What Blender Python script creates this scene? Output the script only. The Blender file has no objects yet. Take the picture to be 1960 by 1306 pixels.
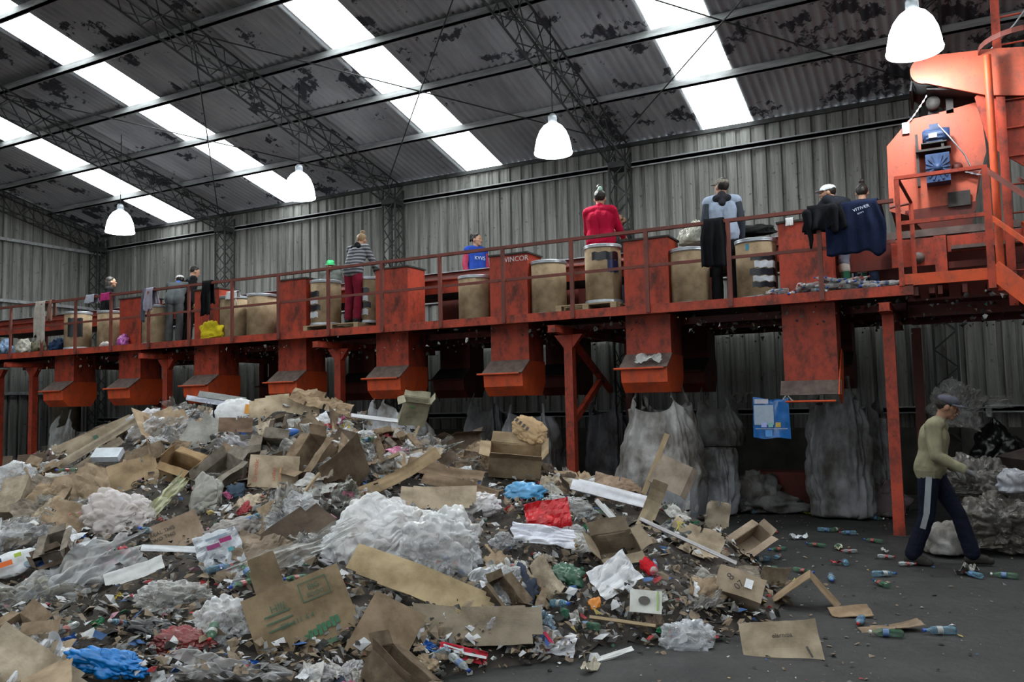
import bpy, bmesh, math, random
import numpy as np
from mathutils import Vector, Matrix, noise
R = math.radians
random.seed(7)
SC = bpy.context.scene
COL = SC.collection

# ------------------------------------------------------------------ camera
FPX, YAW, PITCH, ROLL, CAMH = 1563.9, -.4849, .0727, -.0215, 1.73
_f = Vector((math.sin(YAW)*math.cos(PITCH), math.cos(YAW)*math.cos(PITCH), math.sin(PITCH)))
_r0 = Vector((math.cos(YAW), -math.sin(YAW), 0)); _u0 = _r0.cross(_f)
_r = math.cos(ROLL)*_r0 + math.sin(ROLL)*_u0
_u = -math.sin(ROLL)*_r0 + math.cos(ROLL)*_u0
CAM = Vector((0, 0, CAMH))
cd = bpy.data.cameras.new('camera'); cam = bpy.data.objects.new('camera', cd); COL.objects.link(cam)
cd.sensor_width = 36; cd.lens = FPX/1960*36; cd.clip_start = .05; cd.clip_end = 200
m3 = Matrix((_r, _u, -_f)).transposed()
cam.matrix_world = Matrix.Translation(CAM) @ m3.to_4x4()
SC.camera = cam

def ray(x, y): return _f + _r*((x-980)/FPX) - _u*((y-653)/FPX)
def at(x, y, Y=None, Z=None, X=None):
    d = ray(x, y)
    t = Y/d.y if Y is not None else ((Z-CAMH)/d.z if Z is not None else X/d.x)
    return CAM + d*t

# ------------------------------------------------------------------ world and daylight
SC.view_settings.view_transform = 'Standard'; SC.view_settings.look = 'None'
SC.view_settings.gamma = 1; SC.view_settings.use_curve_mapping = False
SC.view_settings.exposure = 0.0
wd = bpy.data.worlds.new('overcast_sky'); SC.world = wd; wd.use_nodes = True
bg = wd.node_tree.nodes['Background']; bg.inputs[0].default_value = (.88, .95, 1, 1); bg.inputs[1].default_value = 11.5
cy = SC.cycles
cy.max_bounces = 7; cy.diffuse_bounces = 4; cy.glossy_bounces = 3; cy.transmission_bounces = 4; cy.transparent_max_bounces = 10
cy.sample_clamp_indirect = 6; cy.caustics_reflective = False; cy.caustics_refractive = False

# hall: right along X, deep along Y
W, XL, XR, YF, ZE, SL, YR = 15.5, -21.8, 11.2, -12.5, 6.9, .24, 1.5
ZR = ZE + SL*(W-YR)
BAYS = [-21.8, -16.45, -11.05, -5.5, .05, 5.6, 11.2]
SKY = [-18.45, -14.15, -8.77, -3.41, 2.1, 7.6]
SKW = .95
def roofz(Y): return ZE + SL*(W-Y) if Y >= YR else ZR - SL*(YR-Y)
def portal(name, loc, rot, sx, sy):
    l = bpy.data.lights.new(name, 'AREA'); l.shape = 'RECTANGLE'; l.size = sx; l.size_y = sy
    l.cycles.is_portal = True
    o = bpy.data.objects.new(name, l); COL.objects.link(o); o.location = loc; o.rotation_euler = rot
for x in SKY:
    L = (W-YR)/2
    portal('daylight_portal', (x, (W+YR)/2, roofz((W+YR)/2)-.12), (-math.atan(SL), 0, 0), SKW+.05, (W-YR)/math.cos(math.atan(SL)))
    portal('daylight_portal', (x, (YF+YR)/2, roofz((YF+YR)/2)-.12), (math.atan(SL), 0, 0), SKW+.05, (YR-YF)/math.cos(math.atan(SL)))
portal('doorway_portal', (-6.5, YF+.3, 1.6), (R(90), 0, 0), 4.2, 3.3)

# ------------------------------------------------------------------ helpers
def link(o, parent=None):
    COL.objects.link(o)
    if parent: o.parent = parent
    return o
def thing(name, label, cat, loc=(0, 0, 0), rotz=0, group=None):
    o = bpy.data.objects.new(name, None); link(o); o.empty_display_size = .1
    o.location = loc; o.rotation_euler = (0, 0, rotz)
    return tag(o, label, cat, group)
def tag(o, label=None, cat=None, group=None, kind=None):
    if label: o['label'] = label
    if cat: o['category'] = cat
    if group: o['group'] = group
    if kind: o['kind'] = kind
    return o
def copy_tree(o, parent=None):
    c = o.copy(); COL.objects.link(c)
    if parent: c.parent = parent
    for ch in [x for x in o.children]: copy_tree(ch, c)
    return c

class MB:
    def __init__(s): s.v = []; s.f = []; s.m = []; s.sm = []
    def add(s, vs, fs, mat=0, smooth=False):
        n = len(s.v); s.v += [tuple(v) for v in vs]
        for f in fs: s.f.append([i+n for i in f]); s.m.append(mat); s.sm.append(smooth)
    def box(s, x0, x1, y0, y1, z0, z1, mat=0, M=None):
        vs = [Vector((x, y, z)) for z in (z0, z1) for y in (y0, y1) for x in (x0, x1)]
        if M: vs = [M @ v for v in vs]
        s.add(vs, [(0, 2, 3, 1), (4, 5, 7, 6), (0, 1, 5, 4), (1, 3, 7, 5), (3, 2, 6, 7), (2, 0, 4, 6)], mat)
    def bar(s, a, b, w, h=None, mat=0, up=(0, 0, 1)):
        a, b = Vector(a), Vector(b); h = h or w; d = b-a; L = d.length
        if L < 1e-6: return
        d.normalize(); up = Vector(up)
        if abs(d.dot(up)) > .98: up = Vector((1, 0, 0))
        x = d.cross(up).normalized(); z = x.cross(d)
        vs = [p + x*i*w/2 + z*j*h/2 for p in (a, b) for i, j in ((-1, -1), (1, -1), (1, 1), (-1, 1))]
        s.add(vs, [(0, 1, 2, 3), (7, 6, 5, 4), (0, 4, 5, 1), (1, 5, 6, 2), (2, 6, 7, 3), (3, 7, 4, 0)], mat)
    def tube(s, pts, r, n=8, mat=0, caps=True, radii=None):
        pts = [Vector(p) for p in pts]; rings = []
        up = Vector((0, 0, 1)); k = len(pts)
        for i, p in enumerate(pts):
            d = (pts[min(i+1, k-1)] - pts[max(i-1, 0)]).normalized()
            if abs(d.dot(up)) > .95: u2 = Vector((1, 0, 0))
            else: u2 = up
            x = d.cross(u2).normalized(); y = x.cross(d); rr = radii[i] if radii else r
            rings.append([p + (x*math.cos(2*math.pi*j/n)+y*math.sin(2*math.pi*j/n))*rr for j in range(n)])
        vs = [v for r_ in rings for v in r_]; fs = []
        for i in range(k-1):
            for j in range(n): fs.append((i*n+j, i*n+(j+1) % n, (i+1)*n+(j+1) % n, (i+1)*n+j))
        s.add(vs, fs, mat, True)
        if caps:
            s.add(rings[0], [tuple(range(n))[::-1]], mat); s.add(rings[-1], [tuple(range(n))], mat)
    def lathe(s, prof, n=20, mat=0, M=None, smooth=True):
        vs = []; fs = []
        for r_, z in prof:
            for j in range(n): vs.append(Vector((r_*math.cos(2*math.pi*j/n), r_*math.sin(2*math.pi*j/n), z)))
        if M: vs = [M @ v for v in vs]
        for i in range(len(prof)-1):
            for j in range(n): fs.append((i*n+j, i*n+(j+1) % n, (i+1)*n+(j+1) % n, (i+1)*n+j))
        s.add(vs, fs, mat, smooth)
    def prism(s, poly, y0, y1, mat=0, axis='Y'):
        # poly in the XZ plane swept along Y (or YZ swept along X)
        n = len(poly)
        if axis == 'Y': a = [Vector((p[0], y0, p[1])) for p in poly]; b = [Vector((p[0], y1, p[1])) for p in poly]
        else: a = [Vector((y0, p[0], p[1])) for p in poly]; b = [Vector((y1, p[0], p[1])) for p in poly]
        s.add(a+b, [tuple(range(n)), tuple(range(2*n-1, n-1, -1))]+[(i, i+n, (i+1) % n+n, (i+1) % n) for i in range(n)], mat)
    def mesh(s, name, mats):
        me = bpy.data.meshes.new(name); me.from_pydata(s.v, [], s.f)
        me.polygons.foreach_set('material_index', s.m); me.polygons.foreach_set('use_smooth', s.sm)
        for m in (mats if isinstance(mats, (list, tuple)) else [mats]): me.materials.append(m)
        bm = bmesh.new(); bm.from_mesh(me); bmesh.ops.recalc_face_normals(bm, faces=bm.faces); bm.to_mesh(me); bm.free()
        return me
    def build(s, name, mats, parent=None, loc=None):
        o = bpy.data.objects.new(name, s.mesh(name, mats)); link(o, parent)
        if loc: o.location = loc
        return o

# ------------------------------------------------------------------ materials
def rgb(r, g, b):
    f = lambda c: ((c/255+.055)/1.055)**2.4 if c > 10 else c/255/12.92
    return (f(r), f(g), f(b), 1)
def newmat(name):
    m = bpy.data.materials.new(name); m.use_nodes = True; nt = m.node_tree
    return m, nt, nt.nodes['Principled BSDF']
def nd(nt, t, **k):
    n = nt.nodes.new(t)
    for a, v in k.items():
        if a in n.inputs.keys() if isinstance(a, str) else False: n.inputs[a].default_value = v
        else: setattr(n, a, v)
    return n
def ramp(nt, fac, stops):
    n = nt.nodes.new('ShaderNodeValToRGB'); e = n.color_ramp.elements
    while len(e) < len(stops): e.new(.5)
    for i, (p, c) in enumerate(stops): e[i].position = p; e[i].color = c
    nt.links.new(fac, n.inputs[0]); return n.outputs[0]
def mixc(nt, fac, a, b, mode='MIX'):
    n = nt.nodes.new('ShaderNodeMix'); n.data_type = 'RGBA'; n.blend_type = mode
    for s_, v in ((n.inputs[0], fac), (n.inputs[6], a), (n.inputs[7], b)):
        if isinstance(v, bpy.types.NodeSocket): nt.links.new(v, s_)
        else: s_.default_value = v
    return n.outputs[2]
def noisef(nt, scale, detail=4, coord='Object', stretch=(1, 1, 1), rough=.6, dim=None):
    tc = nt.nodes.new('ShaderNodeTexCoord'); mp = nt.nodes.new('ShaderNodeMapping'); mp.inputs['Scale'].default_value = stretch
    nt.links.new(tc.outputs[coord], mp.inputs[0])
    n = nt.nodes.new('ShaderNodeTexNoise'); n.inputs['Scale'].default_value = scale; n.inputs['Detail'].default_value = detail
    n.inputs['Roughness'].default_value = rough
    nt.links.new(mp.outputs[0], n.inputs['Vector']); return n.outputs['Fac']
def simple(name, col, rough=.7, metal=0, spec=.3, var=.25, scale=4, stretch=(1, 1, 1), col2=None, objcol=False, bump=0, bscale=40):
    m, nt, b = newmat(name)
    b.inputs['Roughness'].default_value = rough; b.inputs['Metallic'].default_value = metal
    b.inputs['Specular IOR Level'].default_value = spec
    f = noisef(nt, scale, 5, stretch=stretch)
    if objcol:
        oi = nt.nodes.new('ShaderNodeObjectInfo'); base = oi.outputs['Color']
        dark = mixc(nt, 1.0, base, (1-var, 1-var*1.05, 1-var*1.1, 1), 'MULTIPLY')
        c = mixc(nt, ramp(nt, f, [(.38, (0, 0, 0, 1)), (.62, (1, 1, 1, 1))]), dark, base)
    else:
        c2 = col2 or tuple(c_*(1-var) for c_ in col[:3])+(1,)
        c = ramp(nt, f, [(.35, c2), (.65, col)])
    nt.links.new(c, b.inputs['Base Color'])
    if bump:
        bn = nt.nodes.new('ShaderNodeBump'); bn.inputs['Strength'].default_value = bump; bn.inputs['Distance'].default_value = .01
        nt.links.new(noisef(nt, bscale, 3), bn.inputs['Height']); nt.links.new(bn.outputs[0], b.inputs['Normal'])
    return m
MAT = {}
# orange paint: worn, dusty, dark grime streaks running down
def paint(name, c1, c2, dirt, lo=.42, hi=.72):
    m, nt, b = newmat(name); b.inputs['Roughness'].default_value = .55; b.inputs['Specular IOR Level'].default_value = .35
    a = mixc(nt, noisef(nt, 2.3, 4), c1, c2)
    g = ramp(nt, noisef(nt, 3.2, 9, stretch=(1.2, 1.2, .8), rough=.78), [(lo, (0, 0, 0, 1)), (hi, (1, 1, 1, 1))])
    c = mixc(nt, g, a, dirt)
    g2 = ramp(nt, noisef(nt, 38, 3), [(.66, (0, 0, 0, 1)), (.72, (1, 1, 1, 1))])
    nt.links.new(mixc(nt, g2, c, (.04, .025, .02, 1)), b.inputs['Base Color'])
    return m
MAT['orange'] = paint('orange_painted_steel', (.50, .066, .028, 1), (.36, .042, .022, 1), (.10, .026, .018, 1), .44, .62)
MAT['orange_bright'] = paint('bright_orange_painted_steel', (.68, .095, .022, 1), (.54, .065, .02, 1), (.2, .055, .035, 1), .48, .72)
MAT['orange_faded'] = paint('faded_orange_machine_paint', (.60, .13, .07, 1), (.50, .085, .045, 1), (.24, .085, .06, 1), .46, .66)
MAT['orange_dark'] = paint('grimy_shade_dark_red_steel', (.16, .02, .011, 1), (.11, .016, .01, 1), (.04, .016, .012, 1))  # orange paint darkened: shade below and behind put into the colour, plus grime
MAT['railing'] = paint('brown_red_railing_paint', (.22, .05, .035, 1), (.15, .04, .03, 1), (.08, .035, .028, 1))
MAT['dusty'] = simple('dusty_brown_steel_plate', (.17, .125, .11, 1), .8, var=.45, scale=9)
MAT['darksteel'] = simple('dark_grimy_steel', (.05, .045, .042, 1), .7, var=.5, scale=8)
MAT['lattice'] = simple('dark_grey_lattice_steel', (.05, .052, .052, 1), .75, var=.4, scale=6)
MAT['purlin'] = simple('grey_purlin_steel', (.36, .37, .375, 1), .6, var=.45, scale=3, stretch=(.5, 4, 4))
MAT['galv'] = simple('galvanised_ring_steel', (.45, .48, .52, 1), .4, metal=.5, var=.25, scale=10)
MAT['rubber'] = simple('black_rubber', (.02, .02, .02, 1), .8)
MAT['wood'] = simple('weathered_wood', (.42, .31, .19, 1), .8, var=.3, scale=8, stretch=(1, 8, 8))
MAT['blue_paint'] = simple('blue_painted_cast_iron', (.035, .07, .17, 1), .45, var=.6, scale=12)
MAT['card'] = simple('corrugated_cardboard', (1, 1, 1, 1), .88, spec=.12, var=.42, scale=3.5, objcol=True, bump=.35, bscale=30)
MAT['matte'] = simple('matte_paper_and_cloth', (1, 1, 1, 1), .85, spec=.15, var=.2, scale=6, objcol=True, bump=.2)
MAT['gloss'] = simple('glossy_coloured_plastic', (1, 1, 1, 1), .28, spec=.6, var=.3, scale=9, objcol=True)
MAT['print'] = simple('printed_ink', (1, 1, 1, 1), .8, var=.1, scale=30, objcol=True)
def film(name, opac, rough):
    m, nt, b = newmat(name); b.inputs['Roughness'].default_value = rough; b.inputs['Specular IOR Level'].default_value = .7
    oi = nt.nodes.new('ShaderNodeObjectInfo'); nt.links.new(mixc(nt, ramp(nt, noisef(nt, 5, 5), [(.35, (0, 0, 0, 1)), (.65, (1, 1, 1, 1))]), mixc(nt, 1., oi.outputs['Color'], (.72, .68, .62, 1), 'MULTIPLY'), oi.outputs['Color']), b.inputs['Base Color'])
    vo = nt.nodes.new('ShaderNodeTexVoronoi'); vo.feature = 'DISTANCE_TO_EDGE'; vo.inputs['Scale'].default_value = 7; tcv = nt.nodes.new('ShaderNodeTexCoord')
    va = nt.nodes.new('ShaderNodeVectorMath'); va.operation = 'MULTIPLY_ADD'; nz = nt.nodes.new('ShaderNodeTexNoise'); nz.inputs['Scale'].default_value = 3; nt.links.new(tcv.outputs['Object'], nz.inputs['Vector'])
    nt.links.new(nz.outputs['Color'], va.inputs[0]); va.inputs[1].default_value = (.5, .5, .5); nt.links.new(tcv.outputs['Object'], va.inputs[2]); nt.links.new(va.outputs[0], vo.inputs['Vector'])
    bmp = nt.nodes.new('ShaderNodeBump'); bmp.inputs['Strength'].default_value = .9; bmp.inputs['Distance'].default_value = .05; nt.links.new(vo.outputs['Distance'], bmp.inputs['Height']); nt.links.new(bmp.outputs[0], b.inputs['Normal'])
    tr = nt.nodes.new('ShaderNodeBsdfTransparent'); tr.inputs[0].default_value = (.93, .94, .95, 1)
    lw = nt.nodes.new('ShaderNodeLayerWeight'); lw.inputs[0].default_value = .45
    mr = nt.nodes.new('ShaderNodeMapRange'); mr.inputs['To Min'].default_value = opac; mr.inputs['To Max'].default_value = 1
    nt.links.new(lw.outputs['Facing'], mr.inputs[0])
    mx = nt.nodes.new('ShaderNodeMixShader'); nt.links.new(mr.outputs[0], mx.inputs[0]); nt.links.new(tr.outputs[0], mx.inputs[1]); nt.links.new(b.outputs[0], mx.inputs[2])
    nt.links.new(mx.outputs[0], nt.nodes['Material Output'].inputs[0]); return m
MAT['clear'] = film('clear_plastic_film', .24, .2)
MAT['milky'] = film('milky_plastic_film', .62, .3)
MAT['pet'] = film('clear_bottle_plastic', .25, .12)

# roof sheet: grey with peeling dark patches
m, nt, b = newmat('grey_corrugated_roof_sheet'); MAT['roof'] = m
b.inputs['Roughness'].default_value = .8; b.inputs['Specular IOR Level'].default_value = .2
c = ramp(nt, noisef(nt, 1.1, 5, stretch=(1, .35, 1)), [(.3, (.26, .27, .29, 1)), (.7, (.46, .48, .50, 1))])
vor = nt.nodes.new('ShaderNodeTexNoise'); vor.inputs['Scale'].default_value = 1.5; vor.inputs['Detail'].default_value = 9; vor.inputs['Roughness'].default_value = .68
tc = nt.nodes.new('ShaderNodeTexCoord'); nt.links.new(tc.outputs['Object'], vor.inputs['Vector'])
big = noisef(nt, .22, 2)
add = nt.nodes.new('ShaderNodeMath'); add.operation = 'MULTIPLY_ADD'; nt.links.new(big, add.inputs[0]); add.inputs[1].default_value = .45; nt.links.new(vor.outputs['Fac'], add.inputs[2])
pk = ramp(nt, add.outputs[0], [(.785, (0, 0, 0, 1)), (.81, (1, 1, 1, 1))])
nt.links.new(mixc(nt, pk, c, (.055, .058, .068, 1)), b.inputs['Base Color'])
# wall sheet: greenish grey, streaked
m, nt, b = newmat('grey_ribbed_wall_sheet'); MAT['wall'] = m
b.inputs['Roughness'].default_value = .7; b.inputs['Specular IOR Level'].default_value = .25
c = ramp(nt, noisef(nt, 3, 7, stretch=(3.4, 3.4, .14), rough=.75), [(.33, (.07, .07, .062, 1)), (.62, (.25, .252, .235, 1))])
sp = ramp(nt, noisef(nt, 9, 5), [(.62, (0, 0, 0, 1)), (.72, (1, 1, 1, 1))])
c = mixc(nt, sp, c, (.06, .058, .05, 1))
nt.links.new(c, b.inputs['Base Color'])
MAT['concrete'] = simple('stained_concrete', (.085, .08, .07, 1), .9, var=.5, scale=2.2)
# floor: compacted dark dirt over concrete
m, nt, b = newmat('dark_dirty_floor'); MAT['floor'] = m
c = ramp(nt, noisef(nt, 1.6, 8, rough=.7), [(.3, (.012, .0115, .0115, 1)), (.7, (.032, .031, .030, 1))])
sp = ramp(nt, noisef(nt, 60, 3), [(.68, (0, 0, 0, 1)), (.76, (1, 1, 1, 1))])
nt.links.new(mixc(nt, sp, c, (.10, .098, .095, 1)), b.inputs['Base Color'])
rr = nt.nodes.new('ShaderNodeMapRange'); rr.inputs['To Min'].default_value = .5; rr.inputs['To Max'].default_value = .95
nt.links.new(noisef(nt, 2.5, 4), rr.inputs[0]); nt.links.new(rr.outputs[0], b.inputs['Roughness'])
bn = nt.nodes.new('ShaderNodeBump'); bn.inputs['Strength'].default_value = .5; bn.inputs['Distance'].default_value = .02
nt.links.new(noisef(nt, 14, 6), bn.inputs['Height']); nt.links.new(bn.outputs[0], b.inputs['Normal'])
# skylight sheet: fibreglass, lets the sky through, brown dirt streaks
m, nt, b = newmat('translucent_roof_light_sheet'); MAT['sky'] = m
st = ramp(nt, noisef(nt, 7, 5, stretch=(6, .25, 1), rough=.7), [(.36, (.16, .11, .05, 1)), (.52, (1, 1, 1, 1))])
tr = nt.nodes.new('ShaderNodeBsdfTransparent'); tl = nt.nodes.new('ShaderNodeBsdfTranslucent')
nt.links.new(mixc(nt, 1., st, (.95, .97, .93, 1), 'MULTIPLY'), tr.inputs[0]); nt.links.new(st, tl.inputs[0])
mx = nt.nodes.new('ShaderNodeMixShader'); mx.inputs[0].default_value = .35
nt.links.new(tr.outputs[0], mx.inputs[1]); nt.links.new(tl.outputs[0], mx.inputs[2]); nt.links.new(mx.outputs[0], nt.nodes['Material Output'].inputs[0])
# lamp shade glow
m, nt, b = newmat('glowing_acrylic_lamp_shade'); MAT['lamp'] = m
b.inputs['Emission Color'].default_value = (.9, .97, 1, 1); b.inputs['Emission Strength'].default_value = 9
b.inputs['Base Color'].default_value = (.8, .8, .8, 1)
# ------------------------------------------------------------------ shell of the hall
def struct(o): o['kind'] = 'structure'; return o
mb = MB(); mb.box(XL-.2, XR+.2, YF-14, W+.2, -.2, 0); struct(mb.build('floor', MAT['floor']))
def corrug(x0, x1, y0, y1, mat, name, per=.15, amp=.022):
    n = max(2, int((x1-x0)/per*8)); v = []; f = []
    ys = [y0, y1]
    for y in ys:
        for i in range(n+1):
            x = x0+(x1-x0)*i/n; v.append((x, y, roofz(y)+amp*math.sin(2*math.pi*x/per)))
    for i in range(n): f.append((i, i+1, n+2+i, n+1+i))
    mb = MB(); mb.add(v, f, 0, True); return mb.build(name, mat)
edges = [XL]
for x in SKY: edges += [x-SKW/2, x+SKW/2]
edges.append(XR)
mb = MB(); per, amp = .15, .022
for (ya, yb) in ((W+.15, YR), (YR, YF)):
    for i in range(0, len(edges), 2):
        x0, x1 = edges[i], edges[i+1]; n = int((x1-x0)/per*8); v = []; f = []
        for y in (ya, yb):
            for k in range(n+1):
                x = x0+(x1-x0)*k/n; v.append((x, y, roofz(y)+amp*math.sin(2*math.pi*x/per)))
        for k in range(n): f.append((k, k+1, n+2+k, n+1+k))
        mb.add(v, f, 0, True)
struct(mb.build('ceiling', MAT['roof']))
k = 1
for x in SKY:
    for (ya, yb) in ((W-.12, YR+.1), (YR-.1, YF+.1)):
        struct(corrug(x-SKW/2-.02, x+SKW/2+.02, ya, yb, MAT['sky'], 'window_%d' % k)); k += 1
# ribbed walls (trapezoid profile), low concrete plinth wall
def ribbed(p0, p1, z0, ztop, nrm, mb, pitch=.27, dep=.045):
    p0, p1 = Vector(p0), Vector(p1); d = p1-p0; L = d.length; d.normalize(); nrm = Vector(nrm)
    s = 0; prof = []
    while s < L:
        for ds, off in ((0, 1), (pitch*.66, 1), (pitch*.72, 0), (pitch*.94, 0)):
            if s+ds < L: prof.append((s+ds, off))
        s += pitch
    prof.append((L, 0)); v = []; f = []
    for ss, off in prof:
        p = p0+d*ss+nrm*(dep*off)
        v.append((p.x, p.y, z0)); v.append((p.x, p.y, ztop(p)))
    for i in range(len(prof)-1): f.append((2*i, 2*i+2, 2*i+3, 2*i+1))
    mb.add(v, f)
CP = 1.13
mb = MB(); ribbed((XL, W, 0), (XR, W, 0), CP-.02, lambda p: ZE-.03, (0, -1, 0), mb); mb.box(XL, XR, W+.06, W+.1, 0, ZE-.05)
struct(mb.build('wall_back', MAT['wall']))
mb = MB(); mb.box(XL, XR, W-.1, W+.2, 0, CP); struct(mb.build('baseboard_back', MAT['concrete']))
mb = MB(); ribbed((XL, W, 0), (XL, YF, 0), .0, lambda p: roofz(p.y)-.03, (1, 0, 0), mb); mb.prism([(W+.1, 0), (YF, 0), (YF, roofz(YF)-.1), (YR, ZR-.1), (W+.1, ZE-.1)], XL-.1, XL-.06, axis='X')
struct(mb.build('wall_left', MAT['wall']))
mb = MB(); ribbed((XR, W, 0), (XR, YF, 0), .0, lambda p: roofz(p.y)-.03, (-1, 0, 0), mb); mb.prism([(W+.1, 0), (YF, 0), (YF, roofz(YF)-.1), (YR, ZR-.1), (W+.1, ZE-.1)], XR+.06, XR+.1, axis='X')
struct(mb.build('wall_right', MAT['wall']))
mb = MB()
ribbed((XL, YF, 0), (-8.5, YF, 0), 0, lambda p: roofz(YF)-.03, (0, 1, 0), mb); ribbed((-4.5, YF, 0), (XR, YF, 0), 0, lambda p: roofz(YF)-.03, (0, 1, 0), mb)
ribbed((-8.5, YF, 0), (-4.5, YF, 0), 3.2, lambda p: roofz(YF)-.03, (0, 1, 0), mb)
mb.box(XL, -8.5, YF-.1, YF-.06, 0, roofz(YF)-.1); mb.box(-4.5, XR, YF-.1, YF-.06, 0, roofz(YF)-.1); mb.box(-8.5, -4.5, YF-.1, YF-.06, 3.2, roofz(YF)-.1)
struct(mb.build('wall_front', MAT['wall']))
# girts
gn = 1
for (za, lab) in ((6.39, 'high'), (4.0, 'mid'), (1.43, 'low')):
    mb = MB(); mb.box(XL+.05, XR, W-.13, W-.045, za-.035, za+.035); mb.box(XL+.05, XR, W-.13, W-.11, za-.06, za+.06)
    struct(mb.build('trim_%d' % gn, MAT['purlin'])); gn += 1
for za in (6.266, 4.636, 2.2):
    mb = MB(); mb.box(XL+.045, XL+.13, YF, W-.13, za-.04, za+.04); struct(mb.build('trim_%d' % gn, MAT['purlin'])); gn += 1
mb = MB(); mb.box(XL+.05, XR, W-.1, W-.045, ZE-.12, ZE-.04); struct(mb.build('trim_%d' % gn, MAT['lattice'])); gn += 1
# purlins
PY = [13.8, 12.38, 10.96, 9.52, 8.1, 6.68, 5.26, 3.84, 2.42]
for i, y in enumerate(PY + [1.0, -.6, -2.2, -3.8, -5.4, -7.0, -8.6, -10.2]):
    mb = MB(); z = roofz(y)-.03; mb.box(XL+.05, XR, y-.035, y+.035, z-.13, z); mb.box(XL+.05, XR, y-.035, y+.06, z-.13, z-.115)
    o = mb.build('roof_purlin', MAT['purlin'])
    nth = ['lowest', 'second lowest', 'third lowest', 'fourth lowest', 'fifth lowest', 'sixth lowest', 'seventh lowest']
    if i < 7: tag(o, 'grey steel roof purlin, %s above the eave of the rear wall' % nth[i], 'purlin', 'purlins under the roof')
    else: tag(o, 'grey steel roof purlin high up near or beyond the ridge', 'purlin', 'purlins near the ridge')
# lattice trusses and wall columns
def lattice(mb, a, b, wdir, ddir, w, d, step, r=.014, rl=.008):
    """box lattice girder between a and b; returns chords and lacing in mb[0..4]"""
    a, b, wd_, dd_ = Vector(a), Vector(b), Vector(wdir), Vector(ddir)
    cs = [(wd_*(i*w/2)+dd_*(j*d)) for i in (-1, 1) for j in (0, 1)]
    for k_, c_ in enumerate(cs): mb[k_].bar(a+c_, b+c_, r*2, r*2)
    L = (b-a).length; n = max(2, int(L/step)); 
    for (p, q) in ((0, 1), (2, 3), (0, 2), (1, 3)):
        for i in range(n):
            t0, t1 = i/n, (i+1)/n; s0, s1 = (p, q) if i % 2 == 0 else (q, p)
            mb[4].bar(a.lerp(b, t0)+cs[s0], a.lerp(b, t1)+cs[s1], rl*2, rl*2)
names = ['far left corner', 'left end bay', 'left lamp bay', 'middle bays', 'machine bay', 'right bay', 'right corner']
for i, x in enumerate(BAYS):
    if i == 0: x += .25
    if i == 6: x -= .25
    t = thing('roof_truss', ['dark lattice roof truss against the end gable wall', 'dark lattice roof truss above the farthest pendant lamp at far left',
        'dark lattice roof truss running down behind the lamp beside the second roof light', 'dark lattice roof truss rising from the wall column right of the red sweater',
        'dark lattice roof truss above the lamp next to the orange screening machine', 'dark lattice roof truss beyond the ladder tower', 'dark lattice roof truss against the right gable wall'][i], 'truss', (x, 0, 0), 0, 'lattice roof trusses')
    mbs = [MB() for _ in range(5)]; w = .34
    for (ya, yb) in ((W-.15, YR), (YF+.1, YR)):
        za, zb = roofz(ya)-.2, ZR-.2
        dn = Vector((0, 0, -1))
        lattice(mbs, (0, ya, za), (0, yb, zb), (1, 0, 0), (0, 0, -1), w, .42, .36)
    for k_ in range(4): mbs[k_].build('chord', MAT['lattice'], t)
    mbs[4].build('lacing', MAT['lattice'], t)
    t = thing('lattice_column', ['dark lattice wall column in the far left corner', 'dark lattice wall column nearest the yellow sack',
        'dark lattice wall column between the striped sweater and the seated worker in blue', 'dark lattice wall column behind the curly haired worker',
        'dark lattice wall column seen below the deck behind the walking man', 'dark lattice wall column beyond the ladder tower', 'dark lattice wall column in the far right corner'][i], 'column', (x, 0, 0), 0, 'lattice wall columns')
    mbs = [MB() for _ in range(5)]
    lattice(mbs, (0, W-.12, 0), (0, W-.12, ZE-.25), (1, 0, 0), (0, -1, 0), w, .32, .3, .018, .008)
    for k_ in range(4): mbs[k_].build('chord', MAT['lattice'], t)
    mbs[4].build('lacing', MAT['lattice'], t)
    mbp = MB(); mbp.box(-w/2, w/2, W-.5, W-.1, ZE-.62, ZE-.5); mbp.build('head_plate', MAT['lattice'], t)
# sway rods under the roof
for i in range(1, 5):
    x0, x1 = BAYS[i], BAYS[i+1]
    for (xa, ya, xb, yb, lab) in ((x0, 9.5, x1, 15, 'falling to the right'), (x1, 9.5, x0, 15, 'falling to the left')):
        mb = MB(); mb.tube([(xa, ya, roofz(ya)-.22-(.05 if xa > xb else 0)), (xb, yb, roofz(yb)-.22-(.05 if xa > xb else 0))], .012, 6)
        tag(mb.build('bracing_rod', MAT['lattice']), 'thin roof bracing rod %s in %s' % (lab, ['', 'the second bay from the end wall', 'the bay above the striped sweater', 'the bay above the red sweater', 'the bay beside the orange machine'][i]), 'rod', 'bracing rods under the roof')
# pendant lamps
def lamp(x, y, z, label, topz):
    t = thing('pendant_lamp', label, 'lamp', (x, y, z), 0, 'pendant high bay lamps')
    prof = [(.30, 0), (.305, .02), (.295, .03), (.285, .12), (.26, .24), (.21, .36), (.15, .44), (.08, .49), (.05, .5)]
    mb = MB(); mb.lathe(prof, 28); mb.lathe([(.295, .0), (.28, .12), (.25, .24), (.2, .35), (.14, .43), (.05, .48)], 28); mb.build('shade', MAT['lamp'], t)
    mb = MB(); mb.lathe([(.05, .49), (.07, .5), (.07, .6), (.04, .64), (.001, .65)], 14); mb.build('cap', MAT['galv'], t)
    mb = MB(); mb.tube([(0, 0, .64), (0, 0, topz-z)], .008, 6); mb.build('cable', MAT['rubber'], t)
    l = bpy.data.lights.new('lamp_bulb', 'POINT'); l.energy = 160; l.shadow_soft_size = .12; l.color = (.92, .97, 1)
    lo = bpy.data.objects.new('lamp_bulb', l); link(lo, t); lo.location = (0, 0, -.02)
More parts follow.
